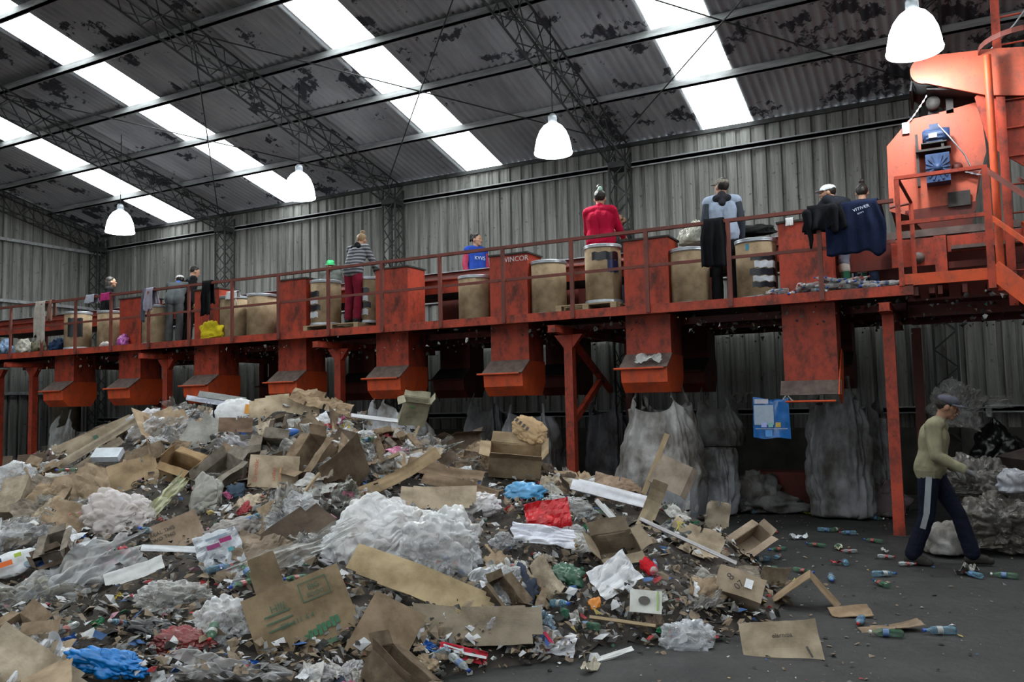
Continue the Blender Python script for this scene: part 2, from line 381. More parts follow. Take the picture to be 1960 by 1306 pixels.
lamp(-.1, 10.2, 5.6, 'glowing white pendant lamp above the orange machine', roofz(10.2)-.01)
lamp(-5.26, 11.52, 5.6, 'glowing white pendant lamp left of the woman in the red sweater', roofz(11.5)-.01)
lamp(-10.5, 11.5, 5.6, 'glowing white pendant lamp in front of the second roof light from the end wall', roofz(11.5)-.01)
lamp(-15.85, 11.7, 5.6, 'glowing white pendant lamp farthest away near the end wall', roofz(11.7)-.01)
# ------------------------------------------------------------------ sorting platform
YP, DZ, RZ = 10.6, 2.975, 4.025          # front edge, deck top, rail top
YB = 14.9                                 # rear edge, extended back unseen to shade the wall below
XA, XE = -21.0, -.38                      # platform runs past the left edge of the picture
BX = [-16.585, -14.485, -12.31, -10.17, -8.0, -5.81, -3.62, -1.49]
OR = MAT['orange']
plat = thing('sorting_platform', 'long raised orange steel sorting platform with grimy underside', 'platform', (0, 0, 0))
mb = MB(); bw, y1, y2 = .33, 10.93, 11.5
def deckcells(mb, z0, z1):
    mb.box(XA, XE, YP+.02, y1-.02, z0, z1); mb.box(XA, XE, y2, 12.88, z0, z1); mb.box(XA, XE, 13.42, YB, z0, z1)
    for (ya, yb) in ((y1-.02, y2), (12.88, 13.42)):
        xs = [XA]+[v for x in BX for v in (x-bw, x+bw)]+[XE]
        for i in range(0, len(xs), 2): mb.box(xs[i], xs[i+1], ya, yb, z0, z1)
deckcells(mb, DZ-.012, DZ); mb.build('deck_plate', MAT['dusty'], plat)
mb = MB(); mb.box(XA, XE, 13.43, YB, DZ+.22, DZ+.25); mb.box(XA, XE, 13.43, 13.46, DZ, DZ+.219); mb.build('rear_walkway', MAT['dusty'], plat)  # unseen depth behind the workers added to shade the lower wall
mb = MB(); mb.box(XA, XE+.12, YP-.01, YP+.01, DZ-.11, DZ+.012); mb.box(XA, XE+.1, YP+.01, YP+.06, DZ-.02, DZ-.012); mb.box(XA, XE+.1, YP+.01, YP+.06, DZ-.11, DZ-.1)
mb.build('front_edge_beam', OR, plat)
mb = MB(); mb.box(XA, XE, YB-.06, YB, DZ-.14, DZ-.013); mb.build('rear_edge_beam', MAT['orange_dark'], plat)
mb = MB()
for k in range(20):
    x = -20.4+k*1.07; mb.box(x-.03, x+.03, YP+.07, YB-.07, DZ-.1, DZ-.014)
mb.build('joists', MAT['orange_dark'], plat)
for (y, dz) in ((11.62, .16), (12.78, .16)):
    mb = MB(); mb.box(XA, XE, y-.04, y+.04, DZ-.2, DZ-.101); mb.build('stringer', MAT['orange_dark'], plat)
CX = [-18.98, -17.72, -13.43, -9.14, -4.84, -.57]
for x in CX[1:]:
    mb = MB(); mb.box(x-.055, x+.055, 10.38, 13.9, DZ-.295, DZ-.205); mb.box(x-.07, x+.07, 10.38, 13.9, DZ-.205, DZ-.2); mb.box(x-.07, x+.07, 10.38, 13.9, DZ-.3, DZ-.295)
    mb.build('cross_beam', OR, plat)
cl = ['half hidden at the left edge of the picture', 'standing left of the first chute', 'beside the ridge of the heap, left of the third chute', 'rising behind the cardboard summit of the heap', 'with diagonal braces in the middle of the platform', 'standing beside the walking man']
for i, x in enumerate(CX):
    t = thing('steel_column', 'orange steel platform column ' + cl[i], 'column', (x, 11.0, 0), 0, 'front platform columns')
    zt = DZ-.3
    mb = MB(); h = .065
    mb.box(-h, h, -h, -h+.012, 0, zt); mb.box(-h, h, h-.012, h, 0, zt); mb.box(-h, -h+.012, -h+.012, h-.012, 0, zt); mb.box(h-.012, h, -h+.012, h-.012, 0, zt)
    mb.build('shaft', OR if i < 5 else MAT['orange'], t)
    mb = MB(); mb.box(-.12, .12, -.12, .12, 0, .015); mb.build('base_plate', MAT['darksteel'], t)
    for s_ in (-1, 1):
        if i == 5: break
        mb = MB(); mb.prism([(s_*h, zt), (s_*(h+.16), zt), (s_*h, zt-.2)], -.05, .05); mb.build('gusset', OR, t)
    if i == 4:
        for (a, b, nm) in (((0, .07, 2.62), (0, 1.62, 1.86), 0), ((0, .07, 1.4), (0, 1.15, 2.0), 1)):
            mb = MB(); mb.bar(a, b, .07, .09); mb.build('diagonal_brace', OR, t)
for i, x in enumerate([-16.9, -13.43, -9.14, -4.84, -.33]):
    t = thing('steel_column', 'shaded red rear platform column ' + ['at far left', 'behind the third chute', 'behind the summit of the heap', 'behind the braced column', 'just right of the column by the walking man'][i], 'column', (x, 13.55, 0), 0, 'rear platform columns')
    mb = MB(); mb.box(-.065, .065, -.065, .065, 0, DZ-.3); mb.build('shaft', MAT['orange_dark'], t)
    mb = MB(); mb.box(-.12, .12, -.12, .12, 0, .015); mb.build('base_plate', MAT['darksteel'], t)
# guard rail
gr = thing('guard_rail', 'long brown-red guard rail along the front edge of the platform', 'railing', (0, 0, 0))
mb = MB(); mb.box(XA, -.42, YP-.03, YP+.03, RZ-.045, RZ); mb.build('top_rail', MAT['railing'], gr)
mb = MB(); mb.box(XA, -.42, YP-.012, YP+.012, 3.495, 3.535); mb.build('mid_rail', MAT['railing'], gr)
for n in range(-2, 16):
    x = -17.881+n*1.1077
    mb = MB(); mb.box(x-.027, x+.027, YP-.05, YP-.013, DZ-.1, RZ-.046); mb.build('post', MAT['railing'], gr)
# sorting chutes: a duct that stands on the deck and runs down to a flared hopper with a lid
clab = ['first one left, behind the pale drum', 'second from the left, beside the pink bag', 'behind the yellow sack', 'left of the pallet with taped drum', 'right of the woman in burgundy trousers', 'right of the worker in blue, white chalk letters on top', 'under the curly haired worker', 'on the right, its flap hanging open']
def chute(x, yf, lab, rear, i):
    t = thing('sorting_chute', lab, 'chute', (x, yf, 0), 0, 'rear row of sorting chutes' if rear else 'front row of sorting chutes')
    m0 = MAT['orange_dark'] if rear else OR  # rear row takes the darker paint, its shade put into the colour
    hw, d = .325, .5
    top = 3.955 if not rear else 3.7
    if i < 1 and not rear: top = 3.06
    mb = MB(); th = .012; zb = 2.32
    for (a, b, c, e) in ((-hw, hw, 0, th), (-hw, hw, d-th, d), (-hw, -hw+th, th, d-th), (hw-th, hw, th, d-th)): mb.box(a, b, c, e, zb, top)
    mb.box(-hw-.03, hw+.03, -.03, -.001, DZ+.001, DZ+.02); mb.box(-hw-.03, hw+.03, d+.001, d+.03, DZ+.001, DZ+.02)
    mb.build('duct', m0, t)
    mb = MB()
    for (a, b, c, e) in ((-hw-.02, hw+.02, -.02, .02), (-hw-.02, hw+.02, d-.02, d+.02), (-hw-.02, -hw+.02, .02, d-.02), (hw-.02, hw+.02, .02, d-.02)): mb.box(a, b, c, e, top, top+.025)
    mb.build('rim', MAT['darksteel'], t)
    opened = (i == 7 and not rear)
    if not opened:
        # hopper: side profile in YZ
        prof = [(0, zb), (-.25, 2.14), (-.23, 1.94), (-.09, 1.80), (.42, 1.80), (d+.04, 2.0), (d+.04, zb)]
        mb = MB(); mb.prism(prof, -hw-.004, hw+.004, axis='X'); mb.build('hopper', MAT['orange_bright'] if not rear else m0, t)
        mb = MB(); a, b = Vector((0, .0, zb+.015)), Vector((0, -.28, 2.14)); mb.bar(a, b, 2*hw+.03, .012, up=(0, 0, 1))
        mb.build('lid', MAT['dusty'] if not rear else MAT['darksteel'], t)
        mb = MB(); mb.tube([(-hw-.09, -.29, 2.13), (hw-.03, -.29, 2.13)], .016, 8); mb.build('handle_bar', MAT['orange_bright'] if not rear else m0, t)
        mb = MB()
        for s_ in (-1, 1): mb.tube([(s_*(hw-.03), -.1, 1.8), (s_*(hw-.03), -.1, 1.74)], .01, 6)
        mb.build('bag_hook', MAT['darksteel'], t)
    else:
        mb = MB(); zl = 1.90
        for (a, b, c, e) in ((-hw, hw, 0, th), (-hw, -hw+th, th, d-th), (hw-th, hw, th, d-th), (-hw, hw, d-th, d)): mb.box(a, b, c, e, zl, zb)
        mb.build('hopper', m0, t)
        mb = MB(); mb.bar((0, -.03, 1.90), (0, -.13, 1.72), 2*hw+.08, .012, up=(0, 1, 0)); mb.build('flap', MAT['dusty'], t)
        mb = MB(); mb.prism([(-.05, 1.95), (-.2, 1.72), (.1, 1.6), (.3, 1.75), (.5, 2.25), (.3, 2.3)], hw+.01, hw+.025, axis='X'); mb.build('side_plate', MAT['orange_bright'], t)
        mb = MB(); mb.tube([(-hw+.02, -.12, 1.64), (hw-.03, -.12, 1.64)], .014, 8); mb.build('handle_bar', MAT['orange_bright'], t)
    return t
chutes = []
for i, x in enumerate(BX):
    chutes.append(chute(x, 10.95, 'orange steel sorting chute, ' + clab[i], False, i))
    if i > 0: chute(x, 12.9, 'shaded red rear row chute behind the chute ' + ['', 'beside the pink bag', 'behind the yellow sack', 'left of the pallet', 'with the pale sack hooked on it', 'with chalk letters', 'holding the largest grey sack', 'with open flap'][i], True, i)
# text helper
def text(name, s, loc, rot, size, mat, parent=None, col=None, depth=.001, M=None):
    cu = bpy.data.curves.new(name, 'FONT'); cu.body = s; cu.size = size; cu.extrude = depth; cu.align_x = 'CENTER'; cu.align_y = 'CENTER'
    to = bpy.data.objects.new(name, cu); COL.objects.link(to)
    dg = bpy.context.evaluated_depsgraph_get(); me = bpy.data.meshes.new_from_object(to.evaluated_get(dg))
    bpy.data.objects.remove(to)
    me.materials.clear(); me.materials.append(mat)
    o = bpy.data.objects.new(name, me); link(o, parent)
    if M: o.matrix_local = M
    else: o.location = loc; o.rotation_euler = rot
    if col: o.color = col
    return o
text('chalk_writing', 'WINCOR', (.12, -.004, 3.88), (R(90), 0, 0), .11, MAT['print'], chutes[5], (.75, .65, .65, 1))
text('wall_graffiti', 'or', (0, 0, 0), (0, 0, 0), .01, MAT['print']).name = 'painted_letters'
o = bpy.data.objects['painted_letters']; o.data.transform(Matrix.Scale(42, 4)); p_ = at(1420, 758, Y=W-.12); o.location = p_; o.rotation_euler = (R(90), 0, 0); o.color = (.22, .22, .2, 1)
tag(o, 'faint pale letters painted on the rear wall left of the blue bag', 'graffiti')
# conveyor belt between the two chute rows
cv = thing('sorting_conveyor', 'orange sided sorting conveyor running along the middle of the deck', 'conveyor', (0, 0, 0))
x0, x1 = XA, -1.1
mb = MB(); mb.box(x0, x1, 11.72, 11.75, 3.58, 3.80); mb.box(x0, x1, 11.66, 11.74, 3.80, 3.815); mb.build('front_side_panel', OR, cv)
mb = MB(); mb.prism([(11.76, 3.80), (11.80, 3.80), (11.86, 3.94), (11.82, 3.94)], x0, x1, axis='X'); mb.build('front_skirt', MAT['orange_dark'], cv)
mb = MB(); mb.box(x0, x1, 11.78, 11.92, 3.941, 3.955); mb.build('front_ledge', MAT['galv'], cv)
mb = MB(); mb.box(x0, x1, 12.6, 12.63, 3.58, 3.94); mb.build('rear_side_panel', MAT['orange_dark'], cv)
mb = MB(); mb.box(x0, x1, 11.84, 12.58, 3.72, 3.735); mb.box(x0, x1, 11.84, 12.58, 3.60, 3.61); mb.build('belt', MAT['rubber'], cv)
for k in range(10):
    x = -20.2+k*2.17+.3
    for y in (11.79, 12.66):
        mb = MB(); mb.box(x-.03, x+.03, y-.025, y+.025, DZ, 3.58 if y < 12 else 3.94); mb.build('leg', MAT['orange_dark'], cv)
# fibre drums
drumlab = {}
def drum(x, y, z, label, r=.265, h=.8, tilt=0, kind=0, rot=0):
    t = thing('fibre_drum', label, 'drum', (x, y, z), rot, 'brown fibre drums on the platform')
    t.rotation_euler = (0, tilt, rot)
    mb = MB(); mb.lathe([(r-.012, .02), (r, .03), (r, h-.02), (r-.008, h-.02), (r-.008, .03), (.001, .025)], 30); o = mb.build('body', MAT['card'], t); o.color = (.345, .255, .16, 1)
    mb = MB(); mb.lathe([(r-.01, h-.055), (r+.008, h-.05), (r+.012, h-.035), (r+.005, h-.028), (r+.014, h-.012), (r+.01, h), (r-.01, h), (r-.012, h-.02)], 30); mb.build('top_ring', MAT['galv'], t)
    mb = MB(); mb.lathe([(r-.012, 0), (r+.012, 0), (r+.013, .02), (r+.006, .028), (r+.012, .04), (r+.002, .05)], 30); mb.build('bottom_ring', MAT['galv'], t)
    def patch(a0, a1, z0, z1, nm, mat, colr):
        mb = MB(); n = 8; rr = r+.004; v = []; f = []
        for i in range(n+1):
            a = a0+(a1-a0)*i/n
            for zz in (z0, z1): v.append((rr*math.cos(a), rr*math.sin(a), zz+.01*math.sin(i*2.1)))
        for i in range(n): f.append((2*i, 2*i+2, 2*i+3, 2*i+1))
        mb.add(v, f, 0, True); o = mb.build(nm, mat, t); o.color = colr
    K = (.012, .013, .02, 1); Wt = (.6, .63, .68, 1)
    if kind == 1: # taped with black and white bands
        patch(R(200), R(285), .5, .6, 'black_tape', MAT['gloss'], K); patch(R(190), R(280), .38, .47, 'white_label', MAT['gloss'], Wt); patch(R(200), R(290), .26, .36, 'black_tape', MAT['gloss'], K); patch(R(210), R(280), .14, .24, 'white_label', MAT['matte'], Wt)
    if kind == 2:
        patch(R(255), R(345), h-.24, h-.12, 'black_tape', MAT['gloss'], K); patch(R(305), R(345), h-.42, h-.24, 'black_tape', MAT['gloss'], (.02, .03, .1, 1))
    if kind == 3: patch(R(280), R(345), .26, .66, 'black_sheet', MAT['gloss'], (.015, .017, .02, 1))
    if kind == 4:
        patch(R(205), R(245), .22, .7, 'black_tape', MAT['gloss'], K); patch(R(215), R(228), .22, .72, 'white_label', MAT['gloss'], Wt)
    if kind == 5:
        patch(R(265), R(345), .52, .58, 'black_tape', MAT['gloss'], K); patch(R(275), R(340), .42, .51, 'white_label', MAT['gloss'], Wt); patch(R(262), R(345), .32, .41, 'black_tape', MAT['gloss'], K); patch(R(270), R(340), .24, .31, 'white_label', MAT['gloss'], Wt); patch(R(268), R(345), .16, .23, 'black_tape', MAT['gloss'], K); patch(R(252), R(262), .66, .74, 'blue_sticker', MAT['matte'], (.1, .4, .6, 1))
    return t
def dpos(px, y=11.22): 
    p = at(px, 600, Y=y); return p.x
drum(dpos(150, 11.0), 11.0, DZ+.02, 'fibre drum with a black sheet stuck on, leftmost on the platform', kind=3)
drum(dpos(213, 11.3), 11.3, DZ, 'fibre drum half hidden behind the rail post left of the pink bag', h=.82)
drum(dpos(299, 11.1), 11.1, DZ, 'fibre drum with grey rags on the rail before it, black strip on its side', kind=4)
drum(dpos(449, 11.15), 11.15, DZ, 'plain fibre drum with white cloth on top, right of the yellow sack', h=.82)
drum(dpos(500, 11.2), 11.2, DZ+.0, 'sagging plain fibre drum leaning against its neighbour', tilt=.03, h=.82)
drum(dpos(624, 11.15), 11.15, DZ+.125, 'fibre drum on a pallet with black and white tape, beside the green cap', kind=1)
drum(dpos(704, 11.3), 11.3, DZ+.125, 'fibre drum with torn black tape just right of the burgundy trousers', kind=1, rot=.5)
drum(dpos(910, 11.2), 11.2, DZ, 'low plain fibre drum in front of the worker in blue', h=.74)
drum(dpos(1052, 11.15), 11.15, DZ, 'plain fibre drum halfway between the chalk lettered chute and the red sweater', h=.84)
drum(dpos(1157, 11.15), 11.15, DZ+.125, 'fibre drum on a small pallet before the red sweater, dark tape at its top', kind=2, h=.86)
drum(dpos(1324, 11.15), 11.15, DZ, 'plain fibre drum left of the worker in the pale blue vest', h=.8)
drum(dpos(1452, 11.12), 11.12, DZ, 'fibre drum wound with black tape right of the pale blue vest', kind=5, h=.82)
def pallet(x, y, z, label, w=1.0, d=.7, hh=.125):
    t = thing('wooden_pallet', label, 'pallet', (x, y, z), 0, 'wooden pallets on the platform')
    for k in range(5):
        mb = MB(); yy = -d/2+.05+k*(d-.1)/4; mb.box(-w/2, w/2, yy-.045, yy+.045, hh-.02, hh-.001); mb.build('deck_board', MAT['wood'], t)
    for k in range(3):
        mb = MB(); xx = -w/2+.05+k*(w-.1)/2; mb.box(xx-.045, xx+.045, -d/2, d/2, 0, hh-.02); mb.build('bearer', MAT['wood'], t)
pallet(-9.2, 11.24, DZ, 'wooden pallet under the two taped drums by the burgundy trousers', 1.2, .84)
pallet(-4.5, 11.24, DZ, 'grey wooden pallet under the drum before the red sweater', .95, .84)
# ------------------------------------------------------------------ raised landing with stairs at the right
OB = MAT['orange_bright']
ld = thing('stair_landing', 'small orange landing one step above the deck at the right end', 'platform', (0, 0, 0))
x0, x1 = -.36, .53
mb = MB(); mb.box(x0, x1, YP-.01, YP+.02, DZ+.0, DZ+.135); mb.build('front_edge_beam', OB, ld)
mb = MB(); mb.box(x0, x1, YP+.021, 11.35, DZ+.11, DZ+.122); mb.build('floor_plate', MAT['dusty'], ld)
mb = MB()
for k in range(4): mb.box(x0+.1+k*.25, x0+.15+k*.25, YP+.03, 13.5, DZ-.12, DZ-.02)
mb.box(x0, 4.0, 11.5, 11.6, DZ-.3, DZ-.15); mb.box(x0, 4.0, 12.8, 12.9, DZ-.3, DZ-.15); mb.box(x0+.02, 4.0, 11.0, 13.8, DZ-.15, DZ-.12)
mb.build('under_frame', MAT['orange_dark'], ld)
lr = thing('landing_rail', 'orange guard rail around the landing below the blue motor', 'railing', (0, 0, 0))
mb = MB(); mb.box(x0-.04, x1+.03, YP-.03, YP+.03, 4.245, 4.285); mb.build('top_rail', MAT['orange'], lr)
mb = MB(); mb.box(x0, x1, YP-.02, YP+.02, 3.70, 3.745); mb.build('mid_rail', MAT['orange'], lr)
mb = MB(); mb.box(x0-.045, x0+.01, YP-.028, YP+.028, DZ+.0, 4.244); mb.build('post', MAT['orange'], lr)
mb = MB(); mb.box(x1-.03, x1+.045, YP-.035, YP+.035, DZ-.1, 4.244); mb.build('post', MAT['orange'], lr)
mb = MB(); mb.tube([(x0, YP+.03, 4.26), (x0+.12, YP+.35, 4.02), (x0-.12, YP+.35, 4.0)], .022, 8); mb.build('bent_rail', MAT['railing'], lr)
mb = MB(); mb.box(x0+.09, x0+.14, YP+.33, YP+.38, DZ+.12, 4.02); mb.build('post', MAT['orange'], lr)
# stairs going down to the right, towards the viewer
st = thing('staircase', 'orange steel staircase descending to the right from the landing', 'stairs', (0, 0, 0))
dv = Vector((1.0, -.55, 0)).normalized(); nv = Vector((dv.y, -dv.x, 0))*-1
a0 = Vector((x1+.02, YP, DZ+.12)); ln = 3.3; drop = 3.05
for s_ in (0, .75):
    mb = MB(); b0 = a0+nv*s_; mb.bar(b0, b0+dv*ln*.92-Vector((0, 0, drop-.05)), .03, .2); mb.build('stringer', OB, st)
for k in range(12):
    t_ = (k+1)/13; c = a0+dv*ln*.92*t_-Vector((0, 0, (drop-.05)*t_))
    mb = MB(); mb.bar(c+nv*.02, c+nv*.73, .22, .02); mb.build('tread', MAT['dusty'], st)
for s_, mm in ((0, MAT['railing']), (.75, MAT['railing'])):
    b0 = a0+nv*s_
    mb = MB(); mb.bar(b0+Vector((0, 0, 1.13)), b0+dv*ln*.92+Vector((0, 0, 1.13-drop+.05)), .05, .05); mb.build('hand_rail', mm, st)
    mb = MB(); mb.bar(b0+Vector((0, 0, .6)), b0+dv*ln*.92+Vector((0, 0, .6-drop+.05)), .035, .05); mb.build('mid_rail', OB, st)
    for k in (0.33, .66, 1):
        c = b0+dv*ln*.92*k-Vector((0, 0, (drop-.05)*k)); mb = MB(); mb.bar(c, c+Vector((0, 0, 1.12)), .05, .05); mb.build('post', OB, st)
# caged ladder
la = thing('caged_ladder', 'tall orange caged ladder rising beyond the stairs', 'ladder', (0, 0, 0))
lx, ly = .76, 11.0
rung0 = 2.5
mb = MB(); mb.box(lx-.045, lx+.045, ly-.02, ly+.02, 2.7, 7.6); mb.build('side_rail', OR, la)
mb = MB(); mb.box(lx+.405, lx+.495, ly-.02, ly+.02, 2.7, 7.6); mb.build('side_rail', OR, la)
for k in range(15):
    z = 2.77+k*.335; mb = MB(); mb.tube([(lx+.03, ly, z), (lx+.42, ly, z)], .012, 6); mb.build('rung', OR, la)
for z in (5.72, 6.45, 7.2):
    mb = MB(); pts = [(lx+.22+.42*math.cos(a), ly-.1-.42*math.sin(a)*1.15, z) for a in [R(v) for v in range(-15, 196, 15)]]
    for p, q in zip(pts[:-1], pts[1:]): mb.bar(p, q, .008, .06)
    mb.build('cage_hoop', MAT['railing'], la)
po = MB(); po.tube([(.64, 10.8, 2.86), (.64, 10.8, 5.62)], .042, 12); tag(po.build('orange_pole', OB), 'round orange pole just left of the caged ladder', 'pole')
# ------------------------------------------------------------------ rotary screen with drive
mc = thing('screening_machine', 'big orange drum screen with polygonal end plate and blue motor', 'machine', (0, 0, 0))
yf = 11.3
mb = MB()
pl = [(-.49, 4.86), (-.22, 5.16), (.20, 5.20), (.56, 5.25), (.60, 4.62), (.5, 4.3), (.45, 4.02), (.40, 3.80), (-.12, 3.80), (-.30, 3.95), (-.50, 4.02)]
mb.prism(pl, yf, yf+.02); mb.build('end_plate', MAT['orange_faded'], mc)
mb = MB(); mb.prism([(p[0]*.97, 4.5+(p[1]-4.5)*.97) for p in pl], yf+.021, yf+2.2); mb.build('drum_housing', MAT['orange'], mc)
mb = MB(); mb.prism([(-.32, 4.0), (.47, 4.02), (.40, 3.74), (-.14, 3.74)], yf-.03, yf-.001); mb.build('lower_skirt', MAT['orange_dark'], mc)
# discharge conveyor head, sloping
mb = MB(); pr = []
for a in range(90, 271, 15): pr.append((-.0+.17*math.cos(R(a)), 5.64+.17*math.sin(R(a))))
pr += [(.62, 5.2), (1.6, 5.0), (1.9, 5.1), (1.9, 5.55), (.75, 5.74)]
mb.prism(pr, yf-.35, yf-.32); mb.prism(pr, yf+.45, yf+.48); mb.build('conveyor_side_plate', MAT['orange_faded'], mc)
mb = MB(); mb.prism([(.5, 5.22), (.75, 5.45), (1.9, 5.35), (1.9, 4.3), (1.2, 4.1), (.62, 4.6)], yf-.28, yf-.25); mb.build('chute_side_plate', MAT['orange'], mc)
mb = MB(); mb.lathe([(.001, -.38), (.15, -.38), (.15, .38), (.001, .38)], 20, M=Matrix.Translation((-.02, yf+.06, 5.6)) @ Matrix.Rotation(R(90), 4, 'X')); mb.build('belt_roller', MAT['rubber'], mc)
mb = MB(); mb.bar((-.14, yf+.06, 5.62), (-.18, yf+.06, 5.42), .76, .02); mb.bar((.0, yf+.06, 5.42), (1.5, yf+.06, 5.1), .7, .02); mb.build('conveyor_belt', MAT['rubber'], mc)
mb = MB(); mb.box(.0, .12, yf+.0, yf+.1, 5.18, 5.42); mb.box(.2, .28, yf, yf+.1, 5.16, 5.36); mb.lathe([(.001, 0), (.08, 0), (.08, .1), (.001, .1)], 16, M=Matrix.Translation((.06, yf+.0, 5.3)) @ Matrix.Rotation(R(90), 4, 'X')); mb.build('roller_bracket', MAT['darksteel'], mc)
def chain(name, a, b, parent, sag=.02):
    mb = MB(); a, b = Vector(a), Vector(b); n = int((b-a).length/.03)
    for i in range(n):
        p = a.lerp(b, i/n)-Vector((0, 0, sag*math.sin(math.pi*i/n))); q = a.lerp(b, (i+.9)/n)-Vector((0, 0, sag*math.sin(math.pi*(i+.9)/n)))
        mb.bar(p, q, .018 if i % 2 else .008, .008 if i % 2 else .018)
    mb.build(name, MAT['galv'], parent)
chain('chain', (.0, yf-.05, 5.42), (-.26, yf-.03, 5.08), mc)
mb = MB(); mb.box(-.3, -.22, yf-.04, yf-.001, 4.98, 5.12); mb.build('shackle', MAT['galv'], mc)
# gear motor
g = MB(); g.box(-.06, .2, yf-.24, yf-.001, 4.27, 4.62)
for k in range(16):
    a = 2*math.pi*k/16; g.bar((.07+.04*math.cos(a), yf-.245, 4.445+.04*math.sin(a)), (.07+.135*math.cos(a), yf-.245, 4.445+.16*math.sin(a)), .02, .02)
g.lathe([(.001, 0), (.045, 0), (.05, -.03), (.001, -.03)], 16, M=Matrix.Translation((.07, yf-.25, 4.445)) @ Matrix.Rotation(R(-90), 4, 'X')); g.build('gearbox', MAT['blue_paint'], mc)
g = MB(); g.lathe([(.001, 0), (.075, 0), (.095, .03), (.095, .22), (.085, .3), (.001, .3)], 20, M=Matrix.Translation((-.08, yf-.14, 4.86)) @ Matrix.Rotation(R(90), 4, 'Y'))
for k in range(14):
    a = 2*math.pi*k/14; g.bar((-.04, yf-.14+.095*math.cos(a), 4.86+.095*math.sin(a)), (.14, yf-.14+.095*math.cos(a), 4.86+.095*math.sin(a)), .012, .014)
g.box(-.0, .1, yf-.2, yf-.08, 4.94, 5.0); mo = g.build('motor', MAT['blue_paint'], mc)
g = MB(); g.box(-.01, .08, yf-.245, yf-.235, 4.82, 4.87); o = g.build('name_plate', MAT['gloss'], mo); o.color = (.6, .6, .65, 1)
g = MB(); g.box(-.16, .22, yf-.26, yf-.001, 4.66, 4.685); g.box(-.1, .18, yf-.22, yf-.001, 4.76, 4.775); g.box(-.16, -.13, yf-.2, yf-.1, 4.25, 4.9); g.box(.12, .15, yf-.2, yf-.17, 4.685, 4.76); g.build('motor_bracket', MAT['darksteel'], mc)
g = MB(); g.lathe([(.001, 0), (.06, 0), (.06, .05), (.001, .05)], 18, M=Matrix.Translation((.28, yf-.05, 4.45)) @ Matrix.Rotation(R(90), 4, 'X')); g.bar((.3, yf-.04, 4.42), (.5, yf-.04, 4.36), .05, .03); g.build('shaft_bearing', MAT['orange_dark'], mc)
chain('chain', (.3, yf-.08, 4.42), (.62, yf-.1, 4.3), mc)
g = MB(); g.tube([(.1, yf-.2, 4.98), (.2, yf-.3, 4.8), (.36, yf-.25, 4.55), (.42, yf-.2, 4.4), (.6, yf-.2, 4.3)], .008, 6); g.build('power_cable', MAT['galv'], mc)
g = MB(); g.box(.16, .4, yf-.06, yf-.031, 3.98, 4.16); g.build('tail_bracket', MAT['darksteel'], mc)
# bed frame under the drum
bf = thing('feed_frame', 'red machine frame with ledge of caked dirt beneath the drum screen', 'machine', (0, 0, 0))
for (a, b, za, zb, mt) in ((-.55, .9, 3.64, 3.73, 'dusty'), (-.5, -.02, 3.28, 3.62, 'orange'), (.12, .9, 3.42, 3.62, 'orange'), (.12, .9, 3.22, 3.3, 'orange_dark')):
    mb = MB(); mb.box(a, b, 11.2, 11.26, za, zb); mb.build('side_rail', MAT[mt], bf)
mb = MB(); mb.box(.16, .9, 11.05, 11.2, 3.43, 3.47); mb.build('ledge', MAT['dusty'], bf)
for xx in (-.02, .9):
    mb = MB(); mb.box(xx, xx+.13, 11.12, 11.199, DZ-.12, 3.62); mb.build('post', OR, bf)
mb = MB(); mb.lathe([(.001, -.02), (.05, -.02), (.065, 0), (.07, .02), (.001, .02)], 18, M=Matrix.Translation((-.2, 11.19, 3.38)) @ Matrix.Rotation(R(90), 4, 'X')); mb.build('bearing', MAT['dusty'], bf)
mb = MB(); mb.box(-1.05, -.5, 11.4, 11.5, 3.3, 3.7); mb.box(-.9, 4.0, 12.2, 12.4, DZ, 3.7); mb.build('rear_beam', MAT['orange_dark'], bf)
mb = MB(); mb.tube([(1.2, 10.9, 6.3), (.95, 11.0, 6.0), (.7, 11.2, 5.82), (.5, 11.3, 5.74)], .012, 6)
tag(mb.build('hanging_cable', MAT['galv']), 'thin grey cable looping down to the top of the orange conveyor', 'cable')
